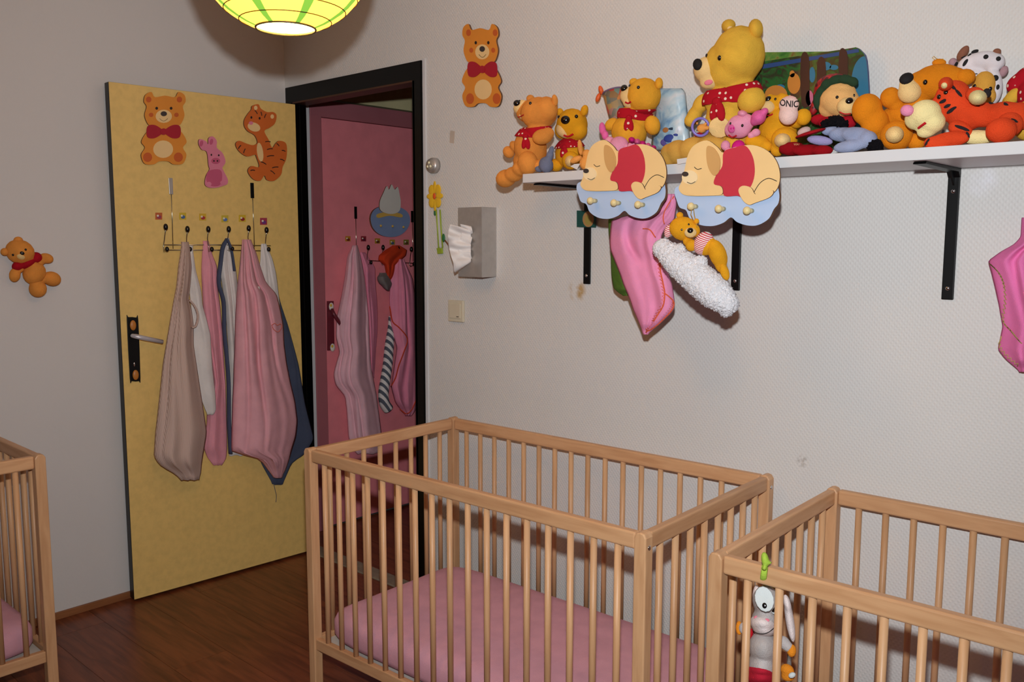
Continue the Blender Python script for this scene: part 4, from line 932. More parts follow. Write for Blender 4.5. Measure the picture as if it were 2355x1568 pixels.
P.soft('striped_top', M_rs, [px6(1425, 580, 100, 125, -25, dd=.008)]); P.soft('sleeve', M_rs, [px6(1060, 455, 40, 70, -10, dd=.004)])
P.soft('muzzle', M_mzl, [px6(1290, 470, 62, 52, 0, dd=.034, rd=9)])
P.feat('nose', M_dark, *c6((1288, 448))[0], 7, 6.4, 0, .6); P.feat('eye', M_dark, *c6((1200, 440))[0], 2.2, 2.6); P.feat('eye', M_dark, *c6((1272, 385))[0], 2.2, 2.6)
pk = H2.pegs[0]
P.part('hanging_loop', g_tube([at(1603, 521, y=y0 - .02), (pk[0] + .004, pk[1], pk[2] - .02), (pk[0], pk[1] - .002, pk[2] + .008), (pk[0] - .006, pk[1], pk[2] - .02), at(1602, 521, y=y0 - .018)], .0011, 6), mat('gold_thread', (216, 176, 80), rough=.3, metal=.6))
# pink cloth at the right picture edge
T = hang('fleece_cloth', 'pink fleece cloth with olive stitching at the right picture edge', 'blanket', [(500, 2350, 2420), (545, 2346, 2440), (562, 2330, 2440), (578, 2300, 2440), (600, 2270, 2450), (625, 2278, 2450), (660, 2288, 2450), (700, 2298, 2450), (750, 2306, 2450), (775, 2300, 2440), (803, 2293, 2430), (825, 2310, 2410), (845, 2334, 2380), (855, 2345, 2365)], y_at(-.03), (0, -1, 0), 0, .05, fabric('orchid_pink_fleece', (236, 124, 182)), 2.6, 41, .6, None, wave=0)
M_ol = mat('olive_stitch', (176, 160, 90), rough=.9)
z = smooth_poly([np.array(v, float) for v in ((2276, 606), (2300, 630), (2312, 660), (2314, 700), (2310, 740), (2330, 766), (2350, 790))], 8, closed=False)
surf_trim(T, [tuple(q if i % 2 == 0 else q + np.array([-5, -5])) for i, q in enumerate(z)], .0013, M_ol, 'zigzag_stitch', 1)
z = smooth_poly([np.array(v, float) for v in ((2300, 775), (2298, 800), (2318, 824), (2340, 842))], 6, closed=False)
surf_trim(T, [tuple(q if i % 2 == 0 else q + np.array([4, -5])) for i, q in enumerate(z)], .0013, M_ol, 'zigzag_stitch', 1)
wp = at(2390, 498, y=-.001); T.part('wall_hook', g_tube([wp, wp + np.array([0, -.045, -.004]), wp + np.array([0, -.055, .012])], .004, 8), M_chrome)

# ================================================================== PLUSH TOYS ON THE SHELF
G = 'plush toys on the shelf'
K1 = lambda a, b_, r1, r2, rot=0, **k: (1120 + a * .2123, 150 + b_ * .2123, r1 * .2123, r2 * .2123, rot, k)
K2 = lambda a, b_, r1, r2, rot=0, **k: (1540 + a * .2296, 20 + b_ * .2296, r1 * .2296, r2 * .2296, rot, k)
K3 = lambda a, b_, r1, r2, rot=0, **k: (1740 + a * .1913, 80 + b_ * .1913, r1 * .1913, r2 * .1913, rot, k)
K4 = lambda a, b_, r1, r2, rot=0, **k: (2000 + a * .1914, 80 + b_ * .1914, r1 * .1914, r2 * .1914, rot, k)
k1 = lambda a, b_: (1120 + a * .2123, 150 + b_ * .2123)
k2 = lambda a, b_: (1540 + a * .2296, 20 + b_ * .2296)
k3 = lambda a, b_: (1740 + a * .1913, 80 + b_ * .1913)
k4 = lambda a, b_: (2000 + a * .1914, 80 + b_ * .1914)
M_trim = fabric('cream_knit_trim', (232, 214, 180)); M_tong = fabric('red_felt', (190, 30, 40)); M_pinkf2 = fabric('pink_felt', (236, 130, 150))

def scarf(P, bdy, top, bot, knot, r_, tails, off=.004):
    o = P.wrap('scarf', M_redd, bdy, top, bot, off)
    for q in tails: P.feat('scarf_tail', M_redd, (knot[0] + q[0]) / 2, (knot[1] + q[1]) / 2 + r_ * .5, r_ * .75, r_ * 1.7, 14 if q[0] > knot[0] else -14, .5, sink=.0)
    P.feat('scarf_knot', M_redd, knot[0], knot[1], r_ * .8, r_ * .7, 0, .9, sink=-.1)
# --- amber bear at the shelf end
P = Plush('teddy_bear', 'amber plush bear sitting at the left shelf end, one foot hanging over', k1(440, 1170), y=-.19, group=G)
bdy = P.soft('body', M_oran, [K1(560, 520, 200, 175), K1(440, 500, 130, 120), K1(640, 480, 130, 140), K1(470, 900, 180, 220, 10), K1(560, 720, 130, 120), K1(430, 1040, 150, 140)])
P.soft('muzzle', M_mzl, [K1(380, 460, 95, 85, 10, dd=.016), K1(420, 540, 80, 60, 0, dd=.018)])
P.soft('ear', M_oran, [K1(735, 380, 34, 62, 10)]); P.soft('ear', M_oran, [K1(470, 360, 45, 40, 0, dd=-.03)])
scarf(P, bdy, (k1(350, 700), k1(720, 655)), (k1(320, 775), k1(690, 800)), k1(420, 780), 9, (k1(400, 850), k1(450, 860)))
P.soft('arm', M_oran, [K1(600, 775, 112, 84, 10, dd=.045), K1(660, 740, 70, 66, 0, dd=.03)]); P.soft('arm', M_oran, [K1(235, 940, 62, 70, 45), K1(300, 880, 50, 70, 40)])
P.soft('leg', M_oran, [K1(440, 1060, 112, 130, 0, dd=.05), K1(360, 1120, 90, 80, 0, dd=.055), K1(290, 1180, 100, 82, 0, dd=.055), K1(205, 1225, 112, 96, 15, dd=.055)])
P.soft('leg', M_oran, [K1(580, 1090, 90, 70, 0, dd=.02), K1(640, 1120, 70, 50)])
P.feat('nose', M_dark, *k1(325, 412), 8.5, 7.5, 0, .8); P.feat('eye', M_dark, *k1(470, 412), 3.4, 3.8, th=.8); P.feat('eye', M_dark, *k1(352, 388), 2.5, 3, th=.8)
P.line('mouth', M_tong, [k1(335, 560), k1(365, 555), k1(400, 535)], 1.2)
# --- golden bear
P = Plush('teddy_bear', 'small golden plush bear with black nose beside the amber bear', k1(830, 1140), y=-.10, group=G)
bdy = P.soft('body', M_gold, [K1(920, 640, 172, 170), K1(980, 700, 110, 110), K1(820, 700, 90, 100), K1(900, 960, 165, 160)])
P.soft('muzzle', M_mzl, [K1(860, 690, 115, 100, 0, dd=.022), K1(850, 620, 70, 60, 0, dd=.03)])
P.soft('ear', M_gold, [K1(1055, 490, 42, 60, -15)]); P.soft('ear', M_gold, [K1(790, 510, 40, 45, 20)])
scarf(P, bdy, (k1(740, 815), k1(1090, 800)), (k1(700, 915), k1(1100, 880)), k1(840, 890), 8, (k1(805, 945), k1(860, 950)))
P.soft('leg', M_gold, [K1(750, 1080, 72, 70, 0, dd=.03)]); P.soft('leg', M_gold, [K1(905, 1030, 95, 100, 0, dd=.035)]); P.soft('foot_pad', M_mzl, [K1(900, 1040, 56, 62, 0, dd=.052, rd=30)])
P.feat('nose', M_dark, *k1(850, 593), 11, 10, 0, .7); P.feat('eye', M_dark, *k1(968, 555), 4.2, 4.4, th=.8); P.feat('eye', M_dark, *k1(780, 560), 3, 4, th=.8)
P.line('mouth', M_tong, [k1(830, 755), k1(880, 770), k1(935, 745)], 2.4)
# --- grey limb toy and small long-eared toy
P = Plush('grey_plush', 'small slate grey plush wedged between the amber and golden bears', k1(620, 1160), y=-.215, group=G)
P.soft('body', plush('slate_plush', (112, 118, 142)), [K1(640, 1080, 80, 90, 20), K1(680, 980, 40, 70, -15), K1(570, 1120, 55, 40)])
P.soft('ear', MATS['slate_plush'], [K1(695, 930, 30, 55, -15)])
P = Plush('long_eared_plush', 'tiny peach long eared plush with white tag next to the hanger', k1(1050, 1130), y=-.235, group=G)
P.soft('body', M_peach, [K1(1070, 1060, 70, 75), K1(1080, 960, 50, 50)])
P.soft('ear', M_peach, [K1(1010, 890, 28, 85, 8)]); P.soft('ear', M_peach, [K1(965, 1020, 70, 34, 25)])
P.part('paper_tag', g_prism([at(*k1(*q), y=-.26) for q in ((905, 1095), (950, 1070), (1010, 1065), (975, 1130))], (0, -1, 0), .0008), M_white, smooth=False)
# --- medium bear
P = Plush('teddy_bear', 'medium amber yellow bear sitting before the pale blue bag', k1(1560, 780), y=-.13, group=G)
bdy = P.soft('body', M_yel2 if 'M_yel2' in globals() else plush('amber_yellow_plush', (232, 166, 50)), [K1(1700, 330, 185, 190), K1(1600, 360, 120, 110), K1(1540, 720, 195, 190), K1(1610, 560, 190, 110, -15), K1(1640, 480, 120, 90), K1(1540, 880, 170, 100)])
M_yel2 = MATS['amber_yellow_plush']
P.soft('muzzle', M_mzl, [K1(1530, 330, 90, 95, 0, dd=.02), K1(1560, 400, 90, 70, 0, dd=.022)])
P.soft('ear', M_yel2, [K1(1862, 195, 44, 60, 0)]); P.soft('ear', M_yel2, [K1(1590, 180, 50, 40, 0, dd=-.03)])
scarf(P, bdy, (k1(1400, 480), k1(1800, 470)), (k1(1380, 570), k1(1740, 600)), k1(1540, 575), 10, (k1(1500, 645), k1(1560, 655)))
P.soft('arm', M_yel2, [K1(1792, 650, 84, 105, 15, dd=.02)]); P.soft('arm', M_yel2, [K1(1350, 640, 80, 62, 35, dd=.02)])
P.feat('nose', M_dark, *k1(1487, 252), 8.5, 8.5, 0, .8); P.feat('eye', M_dark, *k1(1640, 240), 3.6, 4, th=.8); P.feat('eye', M_dark, *k1(1545, 225), 2.6, 3.4, th=.8)
P.line('mouth', M_tong, [k1(1500, 400), k1(1530, 412), k1(1560, 395)], 2.2)
# --- printed tin with butterfly
T = Thing('printed_cup', 'tall printed cup behind the medium bear, orange butterfly at rim', 'cup', at(*k1(1420, 690), y=-.06))
M_cup = patch_mat('cup_print', [(150, 110, 60), (90, 110, 110), (200, 150, 60), (190, 60, 60), (120, 150, 140), (90, 70, 50)], 55)
a_ = at(*k1(1455, 700), y=-.06); b2 = at(*k1(1375, 285), y=-.06)
cupo = T.part('cup_wall', g_tube([a_, a_ * .5 + b2 * .5, b2], [.026, .030, .034], 28), M_cup)
T.part('rim', g_tube([b2 + np.array(frame_of(b2 - a_)[1]) * .034 * math.cos(q) + np.array(frame_of(b2 - a_)[2]) * .034 * math.sin(q) for q in np.linspace(0, 6.283, 28, endpoint=False)], .0022, 6, True), mat('dull_purple_rim', (120, 96, 130)))
bf = at(*k1(1228, 315), y=-.07)
for q in (K1(1235, 270, 26, 50, 20, y=-.07, rd=6), K1(1205, 350, 26, 50, -20, y=-.07, rd=6)):
    T.part('butterfly_wing', blob_geo(*q[:5], **q[5]), paint('butterfly_orange', (222, 96, 40)))
T.part('butterfly_wire', g_tube([bf, at(*k1(1270, 330), y=-.065)], .001, 6), M_wireC)
# --- pale blue printed bag
def cushion(fn, L, R, tp, bt, dpt, waist, n=28):
    def f(u, v):
        front = u < .5; s = u * 2 if front else 2 - u * 2
        yy = tp + (bt - tp) * v; l = L + waist[0] * (1 - v); r = R - waist[1] * (1 - v)
        e = (math.sin(math.pi * s) ** .5) * (max(1e-4, 1 - (2 * v - 1) ** 6) ** .5)
        rd = 8 * (max(0, abs(2 * v - 1) - .8) / .2) ** 2
        px = l + rd + (r - l - 2 * rd) * s
        return fn(px, yy, dpt * e * (1 if front else -.6) + dpt * .12 * noise.noise(Vector((s * 5, v * 7, 1))) * e)
    g = g_grid(f, n, n, True); k = len(g[0])
    return g[0], g[1] + [tuple(range(n - 1, -1, -1)), tuple(k - n + i for i in range(n))]
T = Thing('printed_bag', 'pale icy blue printed soft bag between the medium and large bears', 'bag', at(1545, 345, y=-.06))
bag = T.part('bag_body', cushion(y_at(-.055), 1496, 1590, 203, 345, .032, (16, 14)), patch_mat('icy_blue_print', [(70, 120, 170), (130, 170, 200), (176, 204, 218), (204, 214, 222), (150, 160, 200)], 16, .35, 'noise'))
for (c, r_, mm) in (((1540, 318), (14, 9), paint('print_navy', (40, 60, 140))), ((1528, 328), (10, 8), paint('print_violet', (90, 80, 150))), ((1531, 299), (8, 6), paint('print_brown', (170, 110, 60))), ((1546, 296), (10, 3), paint('print_dark', (40, 60, 80))), ((1556, 310), (8, 3), MATS['print_navy'])):
    o = Plush.feat(T, 'printed_patch', mm, c[0], c[1], r_[0], r_[1], th=.15) if hasattr(T, 'pl') else None
    if o is None:
        T.pl = dict(y=-.06); T.hit = lambda px, py: Plush.hit(T, px, py); Plush.feat(T, 'printed_patch', mm, c[0], c[1], r_[0], r_[1], th=.15)
# --- pink lying plush
P = Plush('pink_plush_animal', 'pink plush animal lying behind the left cloud hanger, one ear up', k1(1450, 1000), y=-.225, group=G)
P.soft('body', M_pinkpl, [K1(1430, 880, 110, 110), K1(1330, 860, 70, 90), K1(1590, 890, 75, 70)])
P.soft('ear', M_pinkpl2, [K1(1250, 690, 38, 75, 8), K1(1280, 760, 40, 50)])
for i in range(5): P.soft('striped_shirt_band', M_mag if i % 2 == 0 else M_pinkpl2, [K1(1570 + 58 * i, 812 + 18 * i + (i * i), 34, 40 - 2 * i, 60, rd=60)])
# --- large bear
P = Plush('teddy_bear', 'largest yellow plush bear with red chest in the middle of the shelf', k2(560, 1500), y=-.15, group=G)
bdy = P.soft('body', M_yel, [K2(690, 470, 262, 290), K2(560, 560, 220, 230), K2(620, 640, 240, 200), K2(570, 1120, 215, 230), K2(570, 920, 225, 160, 5), K2(720, 860, 190, 140, 15)], vox=.004, smooth=8)
P.soft('muzzle', M_mzl, [K2(380, 610, 138, 130, 0, dd=.03), K2(430, 710, 130, 90, 20, dd=.03)], vox=.0035, smooth=8)
for q in (K2(590, 170, 70, 62, 10, rd=30), K2(862, 205, 72, 100, 12, rd=34)): P.soft('ear', M_yel, [q])
for q in (K2(596, 182, 40, 34, 10, rd=14, dd=.016), K2(858, 215, 40, 62, 12, rd=14, dd=.020)): P.soft('ear_lining', M_mzl, [q])
scarf(P, bdy, (k2(330, 850), k2(950, 720)), (k2(320, 965), k2(900, 900)), k2(480, 935), 15, (k2(430, 1035), k2(530, 1045)), .005)

P.feat('belly_patch', M_mzl, *k2(500, 1190), 26, 24, 0, .12)
P.soft('arm', M_yel, [K2(820, 920, 138, 122, 20, dd=.075), K2(860, 880, 90, 90, 0, dd=.03)], smooth=8); P.soft('arm', M_yel, [K2(250, 1060, 72, 110, -30, dd=-.01), K2(320, 950, 80, 110, -35, dd=-.01), K2(210, 1120, 66, 66)], smooth=8)
P.soft('leg', M_tan if 'M_tan' in globals() else plush('tan_yellow_plush', (214, 164, 76)), [(1640, 340, 40, 32, 0, dict(dd=.03)), (1600, 342, 42, 28, 8, dict(dd=.035)), (1560, 350, 30, 28, 0, dict(dd=.04)), (1540, 356, 22, 26, 0, dict(dd=.045))], smooth=8)
P.soft('leg', M_yel, [(1735, 335, 36, 28, 0, dict(dd=.02)), (1700, 330, 34, 28, 0, dict(dd=.02))])
P.feat('nose', M_darkf, *k2(283, 560), 11.5, 14, 10, .7); P.feat('eye', M_dark, *k2(500, 493), 4.8, 6, th=.6); P.feat('eye', M_dark, *k2(372, 470), 3.4, 5, th=.6)
P.feat('mouth', M_pinkf2, *k2(390, 738), 10, 6, 15, .4)
# --- purple rimmed round toy
P = Plush('round_rattle', 'round purple rimmed toy with small orange figure beside the large bear', k2(310, 1280), y=-.215, group=G)
c = P.b(*K2(310, 1185, 70, 78)[:5]); cc = np.mean(np.array(c[0]), 0); s_ = depth(cc) / FPX
P.part('purple_rim', g_tube([cc + CR * math.cos(q) * 19 * s_ + CU * math.sin(q) * 20 * s_ for q in np.linspace(0, 6.2832, 30, endpoint=False)], 3.2 * s_, 8, True), mat('lilac_plastic', (134, 118, 200), rough=.3))
P.soft('orange_figure', M_peach, [K2(320, 1200, 48, 46, dd=.004), K2(275, 1150, 16, 20), K2(360, 1155, 16, 20), K2(375, 1195, 24, 24, dd=.006)]); P.soft('red_base', M_redk, [K2(290, 1262, 50, 22)])
# --- pink piglet toy
P = Plush('pig_plush', 'pink plush pig with one large raised ear, before the large bear', k2(680, 1450), y=-.225, group=G)
P.soft('head', M_pinkpl, [K2(700, 1180, 125, 118), K2(640, 1210, 90, 85), K2(760, 1140, 90, 90)])
P.soft('ear', M_pinkpl2, [K2(890, 1090, 78, 72, 35, rd=30), K2(950, 1030, 42, 36, 40, rd=18), K2(850, 1130, 44, 44, 0, rd=24)]); P.soft('ear', M_pinkpl, [K2(730, 1052, 50, 36, -10, rd=26)])
P.soft('snout', M_pinkpl2, [K2(628, 1200, 44, 44, 0, dd=.026)])
P.soft('shirt', M_mag, [K2(690, 1390, 68, 75)])
for q in (K2(560, 1370, 46, 50, 0, dd=.02), K2(600, 1425, 50, 34, 0, dd=.022), K2(660, 1420, 46, 36, 0, dd=.022)): P.soft('trotter', M_pinkpl, [q])
P.soft('arm', M_pinkpl, [K2(865, 1240, 46, 42), K2(820, 1270, 40, 36)])
P.feat('eye', M_dark, *k2(728, 1170), 3, 3.6, th=.8); P.feat('eye', M_dark, *k2(610, 1150), 2.4, 3.2, th=.8)
for q in ((615, 1200), (640, 1196)): P.feat('nostril', M_mag, *k2(*q), 1.8, 2.6, th=.5)
P.line('mouth', M_tong, [k2(590, 1262), k2(630, 1285), k2(670, 1268)], 2)
# --- golden bear reclining with bottle cushion
P = Plush('teddy_bear', 'bright golden bear slumped right of the large bear, soles forward', k2(1060, 1470), y=-.165, group=G)
P.soft('body', M_gold, [K2(1040, 960, 108, 96), K2(1130, 930, 90, 80), K2(1080, 1230, 190, 170), K2(1120, 1100, 130, 110)])
P.soft('muzzle', M_mzl, [K2(985, 985, 70, 62, 0, dd=.022)])
P.soft('ear', M_gold, [K2(1125, 880, 42, 34)]); P.soft('ear', M_gold, [K2(1010, 880, 30, 24)])
P.soft('arm', M_gold, [K2(1340, 1085, 78, 84, 0, dd=.02), K2(1270, 1130, 70, 70, 0, dd=.01)])
P.soft('leg', M_gold, [K2(1150, 1310, 128, 120, 0, dd=.05), K2(1080, 1400, 70, 80, 0, dd=.05)]); P.soft('foot_pad', M_mzl, [K2(1130, 1320, 78, 70, 0, dd=.075, rd=40)])
P.soft('leg', M_gold, [K2(880, 1340, 128, 78, -12, dd=.05), K2(960, 1380, 70, 60, 0, dd=.05)])
P.feat('nose', M_dark, *k2(985, 905), 8, 6, 25, .7); P.line('mouth', M_tong, [k2(975, 1065), k2(1005, 1070), k2(1035, 1055)], 2)
P.feat('eye', M_dark, *k2(1060, 905), 2.8, 3.4, th=.8)
B = Plush('bottle_cushion', 'pale pink rounded plush lettered in black, resting on the slumped bear', k2(1190, 1170), y=-.235, group=G)
M_shell = plush('shell_pink_plush', (244, 206, 196))
B.soft('cushion', M_shell, [K2(1195, 960, 100, 85, 0), K2(1190, 1060, 96, 105, 0)], vox=.0025, smooth=8)
B.soft('cap', plush('blush_pink_plush', (240, 186, 178)), [K2(1205, 905, 70, 34, 0, dd=.006), K2(1205, 872, 16, 14)])
def wrap_text(T, txt, cpx, cpy, hpx, m, name='lettering', bend=0.0, sx=1.0, rot=0.0):
    cu = bpy.data.curves.new('t', 'FONT'); cu.body = txt; cu.align_x = 'CENTER'; cu.align_y = 'CENTER'; cu.size = 1.0; cu.offset = 0.02
    o = bpy.data.objects.new('t', cu); COL.objects.link(o); dg = bpy.context.evaluated_depsgraph_get(); me = bpy.data.meshes.new_from_object(o.evaluated_get(dg))
    bm = bmesh.new(); bm.from_mesh(me); bmesh.ops.triangulate(bm, faces=bm.faces)
    for _ in range(2): bmesh.ops.subdivide_edges(bm, edges=[e for e in bm.edges if e.calc_length() > .12], cuts=1); bmesh.ops.triangulate(bm, faces=bm.faces)
    bv = T.bvh(); V = []; ca, sa = math.cos(rot), math.sin(rot)
    for v in bm.verts:
        u_, w_ = v.co.x * hpx * sx, -v.co.y * hpx + bend * (v.co.x ** 2) * hpx
        d = Vector(ray(cpx + u_ * ca - w_ * sa, cpy + u_ * sa + w_ * ca)).normalized(); h = bv.ray_cast(Vector(CAM), d)
        p = h[0] if h[0] is not None else Vector(at(cpx + u_, cpy + w_, **T.pl)); V.append(tuple(p - d * .0012))
    bm.verts.index_update(); F = [tuple(v.index for v in f.verts) for f in bm.faces]; bm.free()
    bpy.data.objects.remove(o, do_unlink=True)
    ob = raw(name, (V, F), m, T.loc); ob.parent = T.o; return ob
wrap_text(B, 'ONIC', *k2(1196, 955), 21, M_darkf, bend=-.06, sx=.82, rot=.10)
# --- picture books
M_for = patch_mat('forest_print', [(20, 44, 26), (30, 78, 36), (52, 44, 34), (40, 96, 44), (70, 40, 36), (24, 60, 40)], 22, .3, 'noise')
T = Thing('picture_book', 'rear green picture book standing against the wall', 'book', at(1850, 345, y=-.015))
bk = y_at(-.008)
bo = T.part('cover', g_prism([bk(*q) for q in smooth_poly([np.array(v, float) for v in ((1700, 124), (1708, 122), (1800, 121), (1900, 120), (1948, 120), (1954, 128), (1968, 240), (1974, 336), (1966, 340), (1720, 350), (1708, 345))], 3)], (0, -1, 0), .010), patch_mat('leaf_print', [(40, 90, 40), (70, 120, 50), (110, 130, 60), (120, 60, 40)], 30, .3, 'noise'), smooth=False)
T = Thing('picture_book', 'blue edged forest picture book leaning in front of the green one', 'book', at(1880, 345, y=-.04))
bk = y_at(-.030)
bo = T.part('cover', g_prism([bk(*q) for q in smooth_poly([np.array(v, float) for v in ((1740, 148), (1750, 145), (1860, 128), (1960, 113), (1974, 111), (1984, 118), (1996, 140), (2002, 230), (2006, 325), (1998, 338), (1780, 345), (1752, 335))], 3)], (0, -1, 0), .014), M_for, paint('book_blue_edge', (40, 62, 120)), smooth=False) if False else T.part('cover', g_prism([bk(*q) for q in smooth_poly([np.array(v, float) for v in ((1740, 148), (1750, 145), (1860, 128), (1960, 113), (1974, 111), (1984, 118), (1996, 140), (2002, 230), (2006, 325), (1998, 338), (1780, 345), (1752, 335))], 3)], (0, -1, 0), .014), M_for, smooth=False, m2=paint('book_blue_edge', (40, 62, 120)))
board(T, 'blue_border', [(1744, 150), (1860, 131), (1974, 112), (1976, 120), (1860, 140), (1744, 160)], bk, (0, -1, 0), .014, .0006, paint('book_navy', (44, 70, 120)), parent=bo, sm=False)
board(T, 'sky_print', [(1966, 150), (1984, 130), (1993, 145), (1999, 230), (2002, 320), (1975, 325), (1965, 240), (1958, 190)], bk, (0, -1, 0), .014, .0006, paint('book_sky', (46, 110, 140)), parent=bo)
for q in ((1898, 152, 14, 10), (1868, 172, 7, 18), (1795, 200, 10, 6), (1852, 196, 6, 14), (1918, 155, 10, 6)): board(T, 'sky_print', oval(q[0], q[1], q[2], q[3]), bk, (0, -1, 0), .014, .0006, MATS['book_sky'], parent=bo, k=1)
for q in ((1930, 140, 1962, 175), (1880, 160, 1886, 220), (1842, 150, 1848, 220)): board(T, 'trunk_print', [(q[0], q[1] - 18), (q[0] + 18, q[1] - 20), (q[0] + 20, q[3]), (q[0] + 22, 240), (q[0] + 2, 240)], bk, (0, -1, 0), .0146, .0004, paint('book_trunk', (64, 36, 28)), parent=bo)
for q in ((1785, 218, 26, 22), (1826, 192, 15, 24), (1822, 170, 6, 8)): board(T, 'ochre_print', oval(*q), bk, (0, -1, 0), .0146, .0004, paint('book_ochre', (196, 124, 50)), parent=bo, k=1)
board(T, 'pink_print', oval(1862, 226, 9, 18), bk, (0, -1, 0), .0146, .0004, paint('book_pink', (190, 100, 130)), parent=bo, k=1)
# --- bear with hat
P = Plush('teddy_bear', 'cream faced bear wearing a green brimmed red plaid hat', k3(960, 1130), y=-.12, group=G)
P.soft('head', plush('light_amber_plush', (238, 184, 116)), [K3(1000, 800, 235, 185, -10), K3(880, 880, 130, 120), K3(1010, 700, 180, 130)])
P.soft('muzzle', M_mzl, [K3(1085, 860, 115, 105, 0, dd=.026)])
M_plaid = patch_mat('red_plaid', [(120, 16, 24), (190, 30, 36), (60, 12, 20), (176, 24, 32)], 120)
P.soft('hat', M_plaid, [K3(900, 610, 205, 140, 15, dd=-.02), K3(800, 720, 120, 130, 0, dd=-.02), K3(700, 860, 55, 120, -15, dd=-.01)], smooth=6)
P.soft('hat_brim', fabric('bottle_green_felt', (44, 66, 46)), [K3(735, 800, 55, 110, 10, dd=.01), K3(775, 690, 60, 90, -25, dd=.01), K3(850, 600, 80, 70, 30, dd=.012), K3(960, 545, 100, 62, 14, dd=.012), K3(1070, 535, 90, 58, -8, dd=.012), K3(1160, 565, 70, 58, -30, dd=.008)], smooth=6)
P.soft('body', M_redk, [K3(780, 1020, 130, 70), K3(950, 1060, 200, 90), K3(1100, 1050, 100, 80)])

P.feat('nose', M_dark, *k3(1115, 795), 9, 7.5, 15, .7); P.feat('eye', M_dark, *k3(968, 750), 3.6, 3.8, th=.8); P.feat('eye', M_dark, *k3(1172, 728), 2.4, 3.6, th=.8)
P.line('mouth', M_tong, [k3(1000, 925), k3(1060, 950), k3(1130, 945)], 1.6)
# --- grey blue donkey with heart cushion
P = Plush('donkey_plush', 'floppy grey blue plush donkey with black mane lying on the shelf', k3(1150, 1410), y=-.20, group=G)
M_gb = plush('grey_blue_plush', (150, 160, 190)); M_lil = plush('lilac_plush', (168, 158, 204)); M_blk = plush('black_shaggy_plush', (16, 14, 18))
P.soft('body', M_gb, [K3(1220, 1210, 210, 100, -8), K3(1050, 1200, 180, 90, 0), K3(1330, 1260, 120, 110), K3(1120, 1340, 190, 75, 8, dd=.02), K3(920, 1160, 140, 60)])
P.soft('ear', M_lil, [K3(760, 1270, 150, 56, -8, dd=.02)]); P.soft('muzzle', plush('mushroom_plush', (206, 176, 170)), [K3(570, 1160, 80, 50, 25)])
P.soft('mane', M_blk, [K3(860, 1060, 90, 50, 15), K3(950, 1040, 110, 62), K3(1040, 1070, 70, 45)], vox=.0022, smooth=2, disp=.006, dscale=260); P.soft('tail_tuft', M_blk, [K3(1430, 1340, 90, 75, 0, dd=.01), K3(1400, 1390, 60, 40)], vox=.0022, smooth=2, disp=.006, dscale=260)
P.soft('cap_edge', M_redk, [K3(650, 1180, 180, 26, 17, dd=.02, rd=60)])
P = Plush('heart_cushion', 'dark red heart cushion with pale lettering under the donkey', k3(560, 1450), y=-.245, group=G)
P.soft('cushion', fabric('deep_red_velvet', (140, 14, 24)), [K3(430, 1370, 165, 85, 0), K3(620, 1390, 190, 75, 0), K3(790, 1390, 130, 66)], smooth=8)
wrap_text(P, 'YOU', *k3(480, 1318), 5.5, mat('gold_lettering', (224, 170, 120), rough=.6), sx=1.1, rot=-.05)
# --- orange brown bear on its back
P = Plush('teddy_bear', 'orange brown bear lying back with a paw raised, behind the tiger', k4(350, 1380), y=-.14, group=G)
P.soft('body', M_org2, [K4(800, 560, 300, 205, 10), K4(640, 620, 220, 190), K4(1000, 560, 180, 170), K4(480, 1000, 280, 160, -20), K4(330, 1000, 200, 150), K4(560, 840, 150, 120)], smooth=8)
P.soft('muzzle', M_mzl, [K4(480, 690, 135, 130, 0, dd=.035), K4(450, 590, 90, 80, 0, dd=.04)], smooth=6)
P.soft('ear', M_org2, [K4(1150, 510, 112, 98, 0, dd=.01)]); P.soft('ear', M_org2, [K4(835, 335, 78, 46, 0)])
P.soft('arm', M_org2, [K4(250, 755, 118, 124, 0, dd=.03), K4(320, 850, 90, 90, 0, dd=.02)]); P.soft('kerchief', M_redd, [K4(350, 890, 95, 120, 15, dd=.01)])
P.soft('leg', M_org2, [(1994, 252, 33, 36, 0, dict(dd=.05)), (2012, 282, 30, 32, -20, dict(dd=.04)), (2030, 300, 26, 26, 0, dict(dd=.02))], smooth=8); P.soft('leg', M_org2, [K4(320, 1210, 185, 175, 0, dd=.055), K4(330, 1280, 150, 110, 0, dd=.05)], smooth=8); P.soft('leg', M_org2, [K4(560, 1280, 110, 100, 0, dd=.03)])
P.soft('foot_pad', M_mzl, [K4(300, 1200, 100, 96, 0, dd=.095, rd=40)])
P.feat('nose', M_darkf, *k4(442, 530), 16, 13.5, 20, .7); P.feat('eye', M_dark, *k4(668, 570), 5, 6, th=.8)
P.part('gold_thread_loop', g_tube([at(*k4(*q), y=-.14) for q in ((780, 300), (755, 275), (770, 258), (800, 285), (840, 300), (880, 290), (900, 310))], .0009, 6), MATS['gold_thread'])
# --- tiger
P = Plush('tiger_plush', 'orange red striped plush tiger lying along the shelf front at right', k4(1200, 1340), y=-.205, group=G)
M_tig = plush('tiger_orange_plush', (226, 74, 36)); M_crm = plush('pale_cream_plush', (240, 222, 160)); M_ts = plush('charcoal_stripe_plush', (44, 38, 40))
P.soft('body', M_tig, [K4(1350, 960, 330, 150, -4), K4(1150, 980, 200, 190), K4(1620, 960, 230, 160), K4(1800, 980, 180, 170), K4(1000, 760, 205, 215), K4(880, 880, 160, 170), K4(1090, 900, 180, 180)], vox=.004, smooth=8)
P.soft('leg', M_tig, [K4(1580, 1150, 168, 150, 0, dd=.06), K4(1680, 1080, 150, 150, 0, dd=.03)], smooth=6); P.soft('arm', M_tig, [K4(1090, 1140, 150, 100, -30, dd=.03), K4(960, 1260, 220, 95, 8, dd=.055), K4(830, 1300, 170, 88, 0, dd=.06)], smooth=6)
